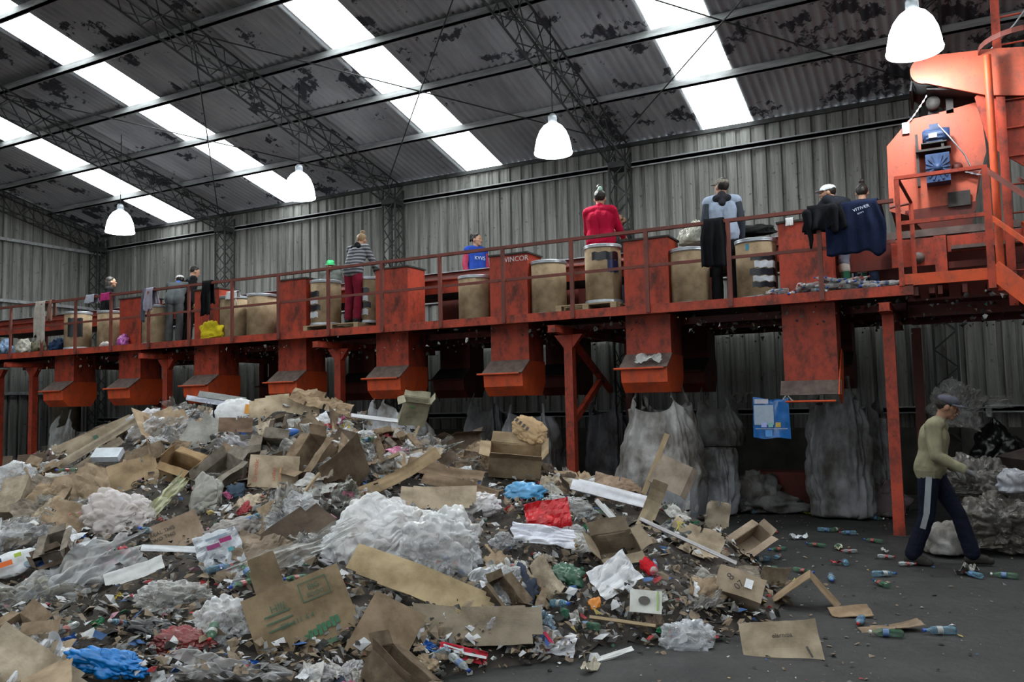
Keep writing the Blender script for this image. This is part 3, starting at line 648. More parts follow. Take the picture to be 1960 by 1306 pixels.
# ------------------------------------------------------------------ bodies and cloth built as one continuous remeshed surface
def _unit_sphere(n=14, r=9):
    v = [(0, 0, 1)]; f = []
    for i in range(1, r):
        t = math.pi*i/r
        for j in range(n): v.append((math.sin(t)*math.cos(2*math.pi*j/n), math.sin(t)*math.sin(2*math.pi*j/n), math.cos(t)))
    v.append((0, 0, -1)); L = len(v)-1
    for j in range(n): f.append((0, 1+j, 1+(j+1) % n)); f.append((L, L-n+(j+1) % n, L-n+j))
    for i in range(r-2):
        for j in range(n): a = 1+i*n; f.append((a+j, a+n+j, a+n+(j+1) % n, a+(j+1) % n))
    return [Vector(q) for q in v], f
_SV, _SF = _unit_sphere(); _SV2, _SF2 = _unit_sphere(20, 13)
TS = bpy.data.scenes.new('build')
def blob(name, prims, voxel, mats, parent=None, smooth=3, matfn=None, col=None, disp=None):
    """prims: ('c', p0, r0, p1, r1) tapered capsule | ('e', centre, (rx,ry,rz), Matrix3 or None)"""
    V = []; F = []
    def put(vs, fs):
        n = len(V); V.extend(vs); F.extend([tuple(i+n for i in f) for f in fs])
    for p in prims:
        if p[0] == 'c':
            a, ra, b, rb = Vector(p[1]), p[2], Vector(p[3]), p[4]
            put([a+v*ra for v in _SV], _SF); put([b+v*rb for v in _SV], _SF)
            d = b-a
            if d.length > 1e-4:
                d.normalize(); u = Vector((0, 0, 1)) if abs(d.z) < .9 else Vector((1, 0, 0)); x = d.cross(u).normalized(); y = d.cross(x); n = 14
                r0 = [a+(x*math.cos(2*math.pi*j/n)+y*math.sin(2*math.pi*j/n))*ra for j in range(n)]
                r1 = [b+(x*math.cos(2*math.pi*j/n)+y*math.sin(2*math.pi*j/n))*rb for j in range(n)]
                put(r0+r1, [tuple(range(n))[::-1], tuple(range(n, 2*n))]+[(j, (j+1) % n, (j+1) % n+n, j+n) for j in range(n)])
        else:
            M = p[3] if len(p) > 3 and p[3] else Matrix.Identity(3)
            put([Vector(p[1])+M @ Vector((v.x*p[2][0], v.y*p[2][1], v.z*p[2][2])) for v in _SV2], _SF2)
    me = bpy.data.meshes.new(name+'_src'); me.from_pydata(V, [], F)
    bm = bmesh.new(); bm.from_mesh(me)
    bmesh.ops.recalc_face_normals(bm, faces=bm.faces); bm.to_mesh(me); bm.free()
    o = bpy.data.objects.new(name, me); TS.collection.objects.link(o)
    md = o.modifiers.new('r', 'REMESH'); md.mode = 'VOXEL'; md.voxel_size = voxel
    ms = o.modifiers.new('s', 'SMOOTH'); ms.factor = .5; ms.iterations = smooth
    vl = TS.view_layers[0]; vl.update(); dg = vl.depsgraph; m2 = bpy.data.meshes.new_from_object(o.evaluated_get(dg))
    bpy.data.objects.remove(o); bpy.data.meshes.remove(me)
    m2.name = name; m2.materials.clear()
    for m in (mats if isinstance(mats, (list, tuple)) else [mats]): m2.materials.append(m)
    m2.polygons.foreach_set('use_smooth', [True]*len(m2.polygons))
    if disp:
        nv_ = [v.normal.copy() for v in m2.vertices]
        for v, n_ in zip(m2.vertices, nv_): v.co = v.co + n_*disp(v.co)
    if matfn:
        for p in m2.polygons: p.material_index = matfn(p.center)
    o = bpy.data.objects.new(name, m2); link(o, parent)
    if col: o.color = col
    return o
SKIN = simple('skin', (.47, .26, .17, 1), .55, var=.12, scale=20); SKIND = simple('tanned_skin', (.33, .17, .11, 1), .55, var=.12, scale=20)
HAIR = simple('dark_hair', (.02, .015, .012, 1), .5, var=.4, scale=60); HAIRB = simple('blond_hair', (.30, .19, .09, 1), .55, var=.5, scale=60); HAIRBR = simple('brown_curly_hair', (.16, .085, .045, 1), .6, var=.6, scale=50)
CLO = simple('woven_cloth', (1, 1, 1, 1), .9, spec=.1, var=.22, scale=7, objcol=True, bump=.25, bscale=60)
def stripes(name, a, b, scale):
    m, nt, bs = newmat(name); bs.inputs['Roughness'].default_value = .9
    tc = nt.nodes.new('ShaderNodeTexCoord'); sp_ = nt.nodes.new('ShaderNodeSeparateXYZ'); nt.links.new(tc.outputs['Object'], sp_.inputs[0])
    mt = nt.nodes.new('ShaderNodeMath'); mt.operation = 'MULTIPLY'; mt.inputs[1].default_value = scale; nt.links.new(sp_.outputs[2], mt.inputs[0])
    fr = nt.nodes.new('ShaderNodeMath'); fr.operation = 'FRACT'; nt.links.new(mt.outputs[0], fr.inputs[0])
    nt.links.new(ramp(nt, fr.outputs[0], [(.48, a), (.52, b)]), bs.inputs['Base Color']); return m
STRIPE = stripes('grey_striped_knit', (.035, .037, .045, 1), (.22, .23, .25, 1), 16)
CAMO = simple('mottled_camouflage_cloth', (.26, .23, .19, 1), .9, var=.7, scale=35)

def rotx(v, o, a):
    v = Vector(v)-o; c, s = math.cos(a), math.sin(a)
    return Vector((v.x, v.y*c-v.z*s, v.y*s+v.z*c))+o
def person(name, label, loc, head, J=None, S=1.0, lean=0, headpitch=0, headturn=0, top=(.1, .1, .1, 1), topmat=None, legs=(.05, .05, .06, 1), shoe=(.03, .03, .03, 1),
           hair='short', hairmat=None, cap=None, skin=None, vox=.011, thick=1., boots=None, extra=None, legmat=None, nosleeve=False, collar=None, hands=True, hood=None, gloves=None):
    t = thing(name, label, 'person', loc, head); skin = skin or SKIN; hairmat = hairmat or HAIR
    t.scale = (S, S, S)
    P = dict(pel=(0, 0, .93), wai=(0, .01, 1.08), che=(0, .0, 1.28), nec=(0, -.005, 1.44), hed=(0, .03, 1.58),
             shR=(.175, -.01, 1.385), elR=(.235, -.03, 1.11), wrR=(.235, .07, .88), shL=(-.175, -.01, 1.385), elL=(-.235, -.03, 1.11), wrL=(-.235, .07, .88),
             hiR=(.09, 0, .90), knR=(.10, .02, .49), anR=(.10, -.02, .085), toR=(.115, .13, .035),
             hiL=(-.09, 0, .90), knL=(-.10, .02, .49), anL=(-.10, -.02, .085), toL=(-.115, .13, .035))
    P = {k: Vector(v) for k, v in P.items()}
    piv = P['pel'].copy()
    if lean:
        for k in ('wai', 'che', 'nec', 'hed', 'shR', 'elR', 'wrR', 'shL', 'elL', 'wrL'):
            a = -lean*(.5 if k == 'wai' else 1); P[k] = rotx(P[k], piv, a)
    if J:
        for k, v in J.items(): P[k] = Vector(v)
    hd = P['hed']; HM = Matrix.Rotation(headturn, 3, 'Z') @ Matrix.Rotation(-headpitch, 3, 'X')
    def H(x, y, z): return hd + HM @ Vector((x, y, z))
    across = (P['shR']-P['shL']).normalized(); hip = (P['hiR']-P['hiL']).normalized()
    k = thick
    def torso(g=0.):
        w, c, p = P['wai'], P['che'], P['pel']; pr = []
        for s in (-1, 1):
            pr += [('c', c+across*s*.075*k, .105*k+g, w+across*s*.06*k, .095*k+g), ('c', w+across*s*.06*k, .095*k+g, p+hip*s*.075*k, .105*k+g)]
        pr += [('c', P['shR'], .062+g, P['nec']+Vector((0, 0, -.03)), .06+g), ('c', P['shL'], .062+g, P['nec']+Vector((0, 0, -.03)), .06+g), ('c', P['che']+Vector((0, 0, .02)), .11+g, P['nec']+Vector((0, 0, -.06)), .07+g)]
        return pr
    def arm(s, g=0., end=1.):
        a, b, c = P['sh'+s], P['el'+s], P['wr'+s]; c = b.lerp(c, end)
        return [('c', a, .058+g, b, .043+g), ('c', b, .043+g, c, .030+g*.9)]
    def leg(s, g=0., end=1.):
        a, b, c = P['hi'+s], P['kn'+s], P['an'+s]; c = b.lerp(c, end)
        return [('c', a, .088*k+g, b, .058+g), ('c', b, .058+g, b.lerp(c, .3), .058+g), ('c', b.lerp(c, .3), .058+g, c, .042+g)]
    def hand(s):
        w = P['wr'+s]; d = (w-P['el'+s]).normalized(); side = d.cross(Vector((0, 0, 1)))
        side = side.normalized() if side.length > .2 else Vector((0, 1, 0)); n = side.cross(d).normalized()
        sg = 1 if s == 'R' else -1
        pr = []
        for q in (-.5, .5): pr.append(('c', w+side*q*.03, .02, w+d*.085+side*q*.05, .019))
        for i, (q, L) in enumerate(((-.036, .062), (-.012, .075), (.012, .07), (.036, .055))):
            a = w+d*.09+side*q; b_ = a+d*L*.5-n*.012; c = b_+d*L*.35-n*L*.45
            pr += [('c', a, .0095, b_, .009), ('c', b_, .009, c, .008)]
        a = w+d*.03+side*.03*-sg; b_ = a+d*.035+side*.028*-sg-n*.012; pr += [('c', a, .013, b_, .010), ('c', b_, .010, b_+d*.03-n*.012, .009)]
        return pr
    def foot(s, g=0.):
        a, b = P['an'+s], P['to'+s]; heel = a+(a-b)*.25; heel.z = a.z-.045
        return [('c', a, .045+g, heel, .038+g), ('c', heel, .036+g, b, .03+g), ('c', a-Vector((0, 0, .02)), .042+g, b.lerp(a, .3), .034+g)]
    headp = [('e', H(0, 0, .015), (.077, .096, .105), HM), ('c', H(0, .03, -.05), .055, H(0, .062, -.085), .03), ('c', H(0, .09, .0), .012, H(0, .112, -.022), .014),
             ('c', H(-.035, .08, .03), .018, H(.035, .08, .03), .018), ('c', H(-.03, .068, -.015), .024, H(.03, .068, -.015), .024),
             ('e', H(.08, -.005, -.005), (.012, .024, .032), HM), ('e', H(-.08, -.005, -.005), (.012, .024, .032), HM), ('c', H(-.018, .09, -.052), .010, H(.018, .09, -.052), .010)]
    body = torso(-.01)+[('c', P['nec']-Vector((0, 0, .05)), .055, H(0, -.02, -.05), .052)]+headp
    for s in 'RL': body += arm(s)+leg(s)+foot(s, -.004)+(hand(s) if hands else [])
    blob('body', body, min(vox, .010) if vox > .008 else vox, skin, t, 2)
    for s in (-1, 1):
        m_ = MB(); m_.lathe([(.001, -.007), (.007, -.004), (.009, 0), (.007, .004), (.001, .007)], 8, M=Matrix.Translation(H(s*.03, .0895, .008))); o = m_.build('eye', MAT['gloss'], t); o.color = (.015, .012, .01, 1)
    m_ = MB(); m_.tube([H(-.02, .098, -.052), H(0, .103, -.051), H(.02, .098, -.052)], .0045, 6); o = m_.build('mouth', CLO, t); o.color = (.28, .08, .07, 1)
    if gloves:
        for s in 'RL': blob('glove', [(q[0], q[1], q[2]+.004, q[3], q[4]+.004) for q in hand(s)]+[('c', P['wr'+s], .034, P['wr'+s].lerp(P['el'+s], .12), .036)], .0065, CLO, t, 2, col=gloves)
    # trousers
    pr = [('c', P['pel']+hip*s*.075*k, .115*k, P['wai'].lerp(P['pel'], .6)+hip*s*.065*k, .108*k) for s in (-1, 1)]
    for s in 'RL':
        a, b, c = P['hi'+s], P['kn'+s], P['an'+s]; e = .96 if boots is None else .35
        c2 = b.lerp(c, e); w_ = .0 if boots else .012
        pr += [('c', a, .102*k, b, .074), ('c', b, .074, c2, .064+w_)]
    fold = lambda co: .006*noise.noise(co*9)+.004*noise.noise(Vector((co.x*14, co.y*14, co.z*34)))
    o = blob('trousers', pr, vox, legmat or CLO, t, 3, col=legs, disp=fold)
    # shoes / boots
    for s in 'RL':
        pr = foot(s, .007)
        if boots: pr += [('c', P['an'+s], .055, P['kn'+s].lerp(P['an'+s], .25), .066)]
        o = blob('boot' if boots else 'shoe', pr, vox*.9, MAT['gloss'] if boots else MAT['matte'], t, 2, col=boots or shoe)
        if boots:
            a = P['kn'+s].lerp(P['an'+s], .2); b_ = P['kn'+s].lerp(P['an'+s], .36)
            blob('sock_cuff', [('c', a, .07, b_, .07)], vox, CLO, t, 2, col=(.42, .38, .34, 1))
    # top
    pr = torso(.02)+[('c', P['pel']+hip*s*.075*k+Vector((0, 0, .03)), .132*k, P['wai']+hip*s*.065*k, .122*k) for s in (-1, 1)]
    if not nosleeve:
        for s in 'RL': pr += arm(s, .017, .97)
    fold2 = lambda co: .007*noise.noise(co*7)+.005*noise.noise(Vector((co.x*22, co.y*22, co.z*12)))
    o = blob('sweater' if not nosleeve else 'vest', pr, vox, topmat or CLO, t, 3, col=top, disp=fold2)
    if nosleeve:
        pr = []
        for s in 'RL': pr += arm(s, .013, .97)
        pr += [('c', P['shR'], .07, P['shL'], .07)]
        blob('shirt_sleeves', pr, vox, CLO, t, 3, col=nosleeve)
    if collar:
        n0 = P['nec']; blob('collar', [('c', n0-Vector((0, 0, .03)), .075, n0+Vector((0, 0, .02)), .062)], vox, CLO, t, 2, col=collar)
    if hood:
        n0 = P['nec']; blob('hood', [('c', n0+Vector((-.07, -.07, -.03)), .055, n0+Vector((.07, -.07, -.03)), .055), ('c', n0+Vector((0, -.1, -.1)), .05, n0+Vector((0, -.05, .02)), .06), ('c', n0+Vector((-.06, .02, .0)), .04, n0+Vector((.06, .02, 0)), .04)], vox, CLO, t, 3, col=hood)
    # hair
    if hair != 'none':
        pr = [('e', H(0, -.018, .035), (.086, .098, .1), HM)]
        if hair == 'bun': pr += [('e', H(0, -.06, .14), (.035, .04, .035), HM)]
        if hair == 'highbun': pr += [('c', H(0, -.03, .13), .025, H(0.0, -.03, .165), .042)]
        if hair == 'long': pr += [('c', H(0, -.07, 0), .07, H(.0, -.11, -.22), .06), ('c', H(.05, -.05, -.02), .04, H(.06, -.07, -.2), .03), ('c', H(-.05, -.05, -.02), .04, H(-.06, -.07, -.2), .03)]
        if hair == 'curly':
            rnd = random.Random(3)
            for i in range(40):
                a, b_ = rnd.uniform(0, 6.28), rnd.uniform(-.2, 1.3); pr.append(('e', H(.09*math.cos(a)*math.cos(b_), -.03+.1*math.sin(a)*math.cos(b_)*(1 if math.sin(a) < 0 else .55), .05+.1*math.sin(b_)), (.028, .028, .028), None))
        if hair == 'tail': pr += [('e', H(0, -.1, .1), (.05, .04, .04), HM), ('c', H(0, -.12, .1), .035, H(0, -.15, .0), .02)]
        if hair in ('bun', 'short', 'highbun', 'long', 'tail'):
            pass
        # keep the face free: shift hair volume back
        o = blob('hair', pr, vox*.9, hairmat, t, 2, disp=lambda co: .004*noise.noise(co*40))
        inv = HM.transposed()
        for v in o.data.vertices:
            q = inv @ (v.co-hd)
            if q.y > .03 and q.z < .055: v.co = hd + HM @ Vector((q.x*.9, .02+(q.y-.03)*.1, q.z))
    if cap:
        colr, mat_ = cap; pr = [('e', H(0, -.008, .06), (.089, .106, .068), HM)]
        o = blob('cap', pr, vox*.8, mat_ or CLO, t, 2, col=colr)
        m_ = MB(); n = 10; v = []; f = []
        for i in range(n+1):
            a = math.pi*i/n
            for (rr, dz) in ((.075, .0), (.085 if i in (0, n) else .132, -.012)): v.append(H(rr*.95*math.cos(a), .03+rr*1.0*math.sin(a), .062+dz-.015*abs(math.cos(a))))
        for i in range(n): f.append((2*i, 2*i+2, 2*i+3, 2*i+1))
        m_.add(v, f, 0, True); me = m_.mesh('cap_brim', mat_ or CLO); bm = bmesh.new(); bm.from_mesh(me); bmesh.ops.solidify(bm, geom=bm.faces, thickness=.004); bm.to_mesh(me); bm.free()
        o2 = bpy.data.objects.new('brim', me); link(o2, o); o2.color = colr
    if extra: extra(t, P, H)
    return t
def at2(px, py, Y): return at(px, py, Y=Y)
# 1 the walking man: faces +X (to the right), near leg trailing
pw = at(1795, 1086, Z=0)
def stripe(t, P, H):
    a, b_ = P['hiR'], P['knR']; a = a+Vector((.108, -.0, -.02)); b_ = b_+Vector((.088, -.0, .04))
    m_ = MB(); 
    m_.bar(a, b_, .006, .055, up=(0, 1, 0)); m_.bar(b_, P['anR'].lerp(P['knR'], .72)+Vector((.078, 0, 0)), .006, .05, up=(0, 1, 0))
    o = m_.build('side_stripe', CLO, t); o.color = (.30, .32, .35, 1)
    for s in 'RL': pass
def glove(t, P, H):
    stripe(t, P, H)
person('person', 'man in khaki sweater, grey cap and navy track pants walking to the right', (pw.x-.02, pw.y+.12, 0), R(-90),
       dict(pel=(0, .0, .93), wai=(0, .03, 1.08), che=(0, .05, 1.27), nec=(0, .10, 1.43), hed=(0, .185, 1.555),
            shR=(.18, .05, 1.37), elR=(.25, .06, 1.09), wrR=(.21, .29, .96), shL=(-.18, .08, 1.37), elL=(-.24, .05, 1.1), wrL=(-.2, .22, .93),
            hiR=(.09, -.01, .90), knR=(.10, -.05, .48), anR=(.10, -.20, .10), toR=(.115, -.05, .035),
            hiL=(-.09, .01, .90), knL=(-.10, .22, .51), anL=(-.10, .33, .10), toL=(-.11, .48, .05)), S=1.01, headpitch=R(20), top=(.27, .25, .165, 1), legs=(.009, .011, .022, 1), gloves=(.13, .13, .13, 1), shoe=(.04, .036, .034, 1),
       hair='short', cap=((.085, .085, .11, 1), None), skin=SKIND, vox=.0075, thick=1.08, extra=glove)
GP = 'people sorting on the platform'
def hv(px, rel):
    d = ray(px, 560); return math.atan2(d.y, d.x)-R(90)+R(rel)
def dl(px, Y, up=0):
    p = at(px, 560, Y=Y); return (p.x, Y, DZ+up+(.25 if Y > 13 else 0))
person('person', 'woman with long dark hair in a black jacket, farthest left on the platform', dl(205, 11.75), hv(205, -80), S=1.0, lean=R(4), top=(.012, .012, .014, 1), legs=(.02, .12, .15, 1), hair='long', headpitch=R(-6), vox=.013)
person('person', 'bending worker in white cap and grey overalls with blue collar', dl(334, 11.1), hv(334, -15), S=.93, lean=R(38), headpitch=R(10), headturn=R(20), top=(.10, .11, .115, 1), legs=(.09, .095, .10, 1), collar=(.08, .17, .5, 1), cap=((.75, .75, .75, 1), None), vox=.013,
       J=dict(wrR=(.2, .55, 1.05), wrL=(-.2, .55, 1.05), elR=(.22, .38, 1.18), elL=(-.22, .38, 1.18)))
person('person', 'worker in black with short dark hair behind the grey overalls', dl(359, 11.5), hv(359, -75), S=.97, lean=R(10), headpitch=R(15), top=(.012, .012, .013, 1), legs=(.012, .012, .012, 1), vox=.013)
person('person', 'worker in bright green cap leaning over behind a taped drum', dl(635, 13.6), hv(635, 175), S=.95, lean=R(22), headpitch=R(20), top=(.12, .13, .12, 1), legs=(.03, .04, .05, 1), cap=((.08, .55, .22, 1), None), vox=.013)
person('person', 'woman with blond bun, striped sweater and burgundy trousers bending over', dl(676, 10.98, .125), hv(676, -40), S=.95, lean=R(20), headpitch=R(20), topmat=STRIPE, legs=(.20, .015, .035, 1), hair='highbun', hairmat=HAIRB, vox=.012, hood=(.012, .012, .014, 1),
       J=dict(elR=(.26, .25, 1.12), wrR=(.24, .38, .92), elL=(-.24, .28, 1.12), wrL=(-.2, .42, .92)))
person('person', 'woman in a blue top with pink sleeves standing behind the conveyor', dl(913, 13.6), hv(913, -150), S=1.03, headturn=R(25), top=(.03, .08, .42, 1), nosleeve=(.45, .06, .12, 1), legs=(.03, .03, .05, 1), hair='tail', vox=.012,
       extra=lambda t, P, H: (text('printed_chest_letters', 'KVVS', (0, .135, 1.22), (R(90), 0, R(180)), .1, MAT['print'], t, (.7, .75, .8, 1)), None))
person('person', 'woman with tied dark hair in a crimson red sweater seen from behind', dl(1153, 11.5, .125), hv(1153, -15), S=1.06, top=(.42, .008, .04, 1), legs=(.03, .03, .04, 1), hair='highbun', vox=.011, thick=1.08, collar=(.40, .008, .04, 1),
       J=dict(elR=(.24, .12, 1.14), wrR=(.24, .36, 1.08), elL=(-.22, .1, 1.12), wrL=(-.12, .3, 1.05)), extra=lambda t, P, H: blob('hair_tie', [('e', H(.02, -.07, .13), (.035, .02, .04), None)], .008, CLO, t, 2, col=(.4, .6, .5, 1)))
person('person', 'curly haired worker in black leaning down behind the conveyor', dl(1200, 13.6), hv(1200, 110), S=1.0, lean=R(8), headpitch=R(5), top=(.012, .012, .013, 1), legs=(.02, .02, .03, 1), hair='curly', hairmat=HAIRBR, vox=.012)
person('person', 'worker in camouflage cap and pale blue vest over dark hooded top', dl(1389, 11.3), hv(1389, 0), S=1.05, headturn=R(35), headpitch=R(-6), top=(.36, .43, .56, 1), nosleeve=(.05, .06, .075, 1), legs=(.012, .012, .014, 1), cap=((1, 1, 1, 1), CAMO), hair='short', vox=.011, hood=(.03, .03, .037, 1), thick=1.05)
person('person', 'worker in white cap, grey trousers and green boots bending behind the navy jacket', dl(1636, 11.35), hv(1636, 52), S=.97, lean=R(30), headpitch=R(5), headturn=R(40), top=(.02, .022, .03, 1), legs=(.15, .16, .2, 1), cap=((.75, .78, .8, 1), None), boots=(.012, .09, .05, 1), vox=.011,
       J=dict(elR=(.22, .38, 1.18), wrR=(.2, .5, 1.0), elL=(-.22, .38, 1.18), wrL=(-.2, .5, 1.0), knR=(.17, .03, .49), anR=(.19, -.02, .085), toR=(.21, .13, .035), knL=(-.15, .03, .49), anL=(-.17, -.02, .085), toL=(-.19, .13, .035)))
person('person', 'worker with dark topknot hidden below the shoulders by the navy jacket', dl(1660, 11.9), hv(1660, 0), S=.93, top=(.03, .03, .05, 1), legs=(.02, .03, .06, 1), hair='highbun', vox=.012)
# ------------------------------------------------------------------ clothes hung over the guard rail
def drape(name, label, xc, w, down_f, down_b, col, cat='cloth', fold=.03, seed=0, mat=None, grp='clothes hung over the guard rail', jag=.08, sx=1.):
    rnd = random.Random(seed); nu, nvv = 22, 26; v = []; f = []
    prof = []
    L = down_f+down_b+.1
    for j in range(nvv+1):
        s = L*j/nvv
        if s < down_f: y, z = -.045, -(down_f-s)
        elif s < down_f+.1: a = math.pi*(s-down_f)/.1; y, z = -.045*math.cos(a), .02*math.sin(a)+.012
        else: y, z = .045, -(s-down_f-.1)
        prof.append((y, z))
    for j, (y, z) in enumerate(prof):
        g = min(1, abs(z)/.25)
        for i in range(nu+1):
            u = i/nu; x = (u-.5)*w*(1-.25*(1-g)*1.0)*(1+ (sx-1)*g)
            k = math.sin(u*17+seed)+.6*math.sin(u*31+seed*2+z*3)
            jj = jag*noise.noise(Vector((u*4, seed, 0)))*g
            v.append((x+.02*noise.noise(Vector((u*3, z*4, seed))), y+(-1 if y < 0 else 1)*(fold*(k*.5+.6)*g), z+jj*(1 if z < -.1 else 0)))
    for j in range(nvv):
        for i in range(nu): a = j*(nu+1)+i; f.append((a, a+1, a+nu+2, a+nu+1))
    mb = MB(); mb.add(v, f, 0, True); me = mb.mesh(name, mat or CLO)
    bm = bmesh.new(); bm.from_mesh(me); bmesh.ops.solidify(bm, geom=bm.faces, thickness=.006); bm.to_mesh(me); bm.free()
    o = bpy.data.objects.new(name, me); link(o); o.location = (xc, YP, RZ); o.color = col
    return tag(o, label, cat, grp)
rx = lambda px: at(px, 440, Y=YP).x
drape('hanging_cloth', 'long cream cloth hanging over the rail at the far left', rx(84), .42, .85, .3, (.42, .38, .34, 1), seed=1, sx=.8, jag=.3)
drape('hanging_cloth', 'small brown cloth on the rail beside the cream one', rx(103), .12, .42, .3, (.24, .13, .10, 1), seed=2)
drape('hanging_shirt', 'white checked shirt bundled on the rail by the long haired woman', rx(178), .34, .14, .14, (.35, .36, .42, 1), 'shirt', seed=3, fold=.06)
drape('hanging_cloth', 'magenta cloth over the rail under the black jacketed woman', rx(206), .34, .13, .1, (.4, .03, .15, 1), seed=31, fold=.04)
drape('hanging_shirt', 'lilac grey shirt hanging on the rail before a drum', rx(290), .3, .42, .3, (.33, .31, .38, 1), 'shirt', seed=4, fold=.04)
drape('hanging_cloth', 'dark grey rag with pointed end hanging left of the lilac shirt', rx(281), .13, .62, .2, (.12, .12, .15, 1), seed=5)
drape('hanging_jacket', 'black jacket hanging on the rail above the yellow sack', rx(399), .3, .62, .4, (.008, .008, .009, 1), 'jacket', seed=6, sx=.7, fold=.04)
drape('hanging_jacket', 'black jacket hanging on the rail before the pale blue vest', rx(1367), .33, .62, .4, (.010, .010, .012, 1), 'jacket', seed=7, fold=.05)
nj = drape('hanging_jacket', 'large navy work jacket with white lettering draped over the rail', rx(1638), .66, .62, .35, (.008, .013, .036, 1), 'jacket', seed=8, fold=.035)
text('white_lettering', 'VITIVER', (.08, -.125, -.09), (R(80), R(-14), 0), .055, MAT['print'], nj, (.6, .65, .75, 1))
text('white_lettering', 'sport', (.07, -.13, -.145), (R(80), R(-14), 0), .035, MAT['print'], nj, (.5, .55, .7, 1))
nj2 = drape('hanging_jacket', 'black coat bunched on the rail left of the navy jacket', rx(1580), .52, .3, .3, (.009, .009, .011, 1), 'jacket', seed=9, fold=.07)
o = blob('sleeve', [('c', (-.2, -.09, -.08), .06, (-.16, -.08, -.4), .03), ('c', (-.16, -.08, -.4), .03, (-.17, -.07, -.5), .018)], .012, CLO, nj2, 3, col=(.009, .009, .011, 1))
o = blob('sleeve', [('c', (.1, -.1, -.05), .07, (.12, -.09, -.32), .04)], .012, CLO, nj2, 3, col=(.009, .009, .011, 1))
drape('hanging_cloth', 'white rag folded over a chute edge left of the navy jacket', 0, .12, .08, .06, (.7, .7, .7, 1), 'cloth', seed=10, grp=None).location = (-1.66, 10.95, 3.985)
drape('hanging_cloth', 'white cloth folded over the rim of a drum, left of the leaning drum', 0, .34, .12, .08, (.75, .75, .78, 1), 'cloth', seed=11, grp=None).location = (at(447, 560, Y=10.93).x, 10.92, DZ+.86)
# ------------------------------------------------------------------ bulk sacks hung below the chutes
SACK = simple('dirty_woven_sack', (1, 1, 1, 1), .8, spec=.2, var=.7, scale=2.6, stretch=(1, 1, .6), objcol=True, bump=.4, bscale=70)
def sack(label, x, y, zt, zb, w, d, hooks, hz, col, seed=0, bulge=.08, group='bulk sacks below the platform', base=None, twist=0, fold=.035):
    """hooks: angles (deg) of the rim points pulled up to height hz"""
    t = thing('bulk_sack', label, 'sack', (x, y, 0), twist, group)
    n, rows = 120, 46; v = []; f = []; rnd = random.Random(seed); ph = [rnd.uniform(0, 6.28) for _ in range(5)]
    tops = []
    for i in range(n):
        a = 2*math.pi*i/n; pull = 0
        for h_ in hooks:
            dd = abs((math.degrees(a)-h_+180) % 360-180); pull = max(pull, math.exp(-(dd/20)**1.1))
        tops.append((a, pull))
    for j in range(rows+1):
        s = j/rows
        for a, pull in tops:
            ca, sa = math.cos(a), math.sin(a); e = .55
            bx = math.copysign(abs(ca)**e, ca)*w/2; by = math.copysign(abs(sa)**e, sa)*d/2
            z = zb+(zt-zb)*s + pull*(hz-zt)*s**2.2
            r = 1+bulge*math.sin(math.pi*min(1, s*1.15))
            up = max(0, s-.45)/.55
            r *= 1-.30*up**2*(.25+.75*pull) - (.18 if j == 0 else 0)
            slack = (1-pull)*up if hooks else 0
            fo = fold*(.35+s)*(math.sin(a*7+ph[0]+2.5*s)+.7*math.sin(a*13+ph[1]-s*4)+.4*math.sin(a*23+ph[2]+s*5))*(1-.3*up)
            fo += -.10*slack*w + .06*noise.noise(Vector((ca*1.5, sa*1.5, z*2.5+seed)))
            vd = noise.voronoi(Vector((ca*3, sa*3, z*3.5+seed)))[0]; fo -= .03*(1-min(1, (vd[1]-vd[0])*2.5))
            fo += .014*noise.noise(Vector((ca*9, sa*9, z*12+seed)))
            v.append((bx*r+ca*fo, by*r+sa*fo, max(zb, z)))
    for j in range(rows):
        for i in range(n): f.append((j*n+i, j*n+(i+1) % n, (j+1)*n+(i+1) % n, (j+1)*n+i))
    f.append(tuple(range(n))[::-1])
    mb = MB(); mb.add(v, f, 0, True); o = mb.build('sack_body', SACK, t); o.color = col
    for h_ in hooks:
        i = int(round(h_/360*n)) % n; p = Vector(v[rows*n+i]); q = Vector((p.x*.9, p.y*.8, hz+.12))
        mb = MB(); mb.bar(p-Vector((0, 0, .06)), q, .035, .006); o2 = mb.build('strap', SACK, t); o2.color = tuple(c*.8 for c in col[:3])+(1,)
    if base:
        mb = MB(); vv = []; ff = []
        for j, s in enumerate((0, .08, .3, .33)):
            for i in range(n):
                k_ = int(s*rows); p = v[k_*n+i]; vv.append((p[0]*1.015, p[1]*1.015, p[2]+.002))
        for j in range(3):
            for i in range(n): ff.append((j*n+i, j*n+(i+1) % n, (j+1)*n+(i+1) % n, (j+1)*n+i))
        mb.add(vv, ff, 0, True); o3 = mb.build('sack_skirt', SACK, t); o3.color = base
    return t
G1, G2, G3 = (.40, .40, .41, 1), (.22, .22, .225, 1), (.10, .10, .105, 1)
sack('largest pale grey woven sack hanging in front, right of the braced column', -3.56, 11.2, 1.5, 0.02, 1.05, .95, (225, 315, 45, 135), 1.78, (.42, .41, .41, 1), 1, base=(.44, .46, .50, 1))
sack('grey woven sack hanging behind the largest sack, to its right', -3.2, 12.95, 1.45, .95, .75, .7, (250, 320, 60, 130), 1.75, (.30, .30, .31, 1), 2)
sack('square stained grey sack standing on the floor right of the largest sack', -3.1, 12.1, .96, 0.01, .72, .6, (), .9, (.36, .37, .40, 1), 3, bulge=.02)
sack('tall creased grey sack hanging under the chute with the open flap', -1.36, 12.35, 1.55, 0.02, .8, .65, (300, 60, 200), 1.85, (.25, .25, .265, 1), 4, fold=.05)
sack('narrow grey sack hanging just right of the tall creased one', -.92, 12.9, 1.35, .3, .4, .45, (250, 80), 1.75, (.27, .27, .29, 1), 5)
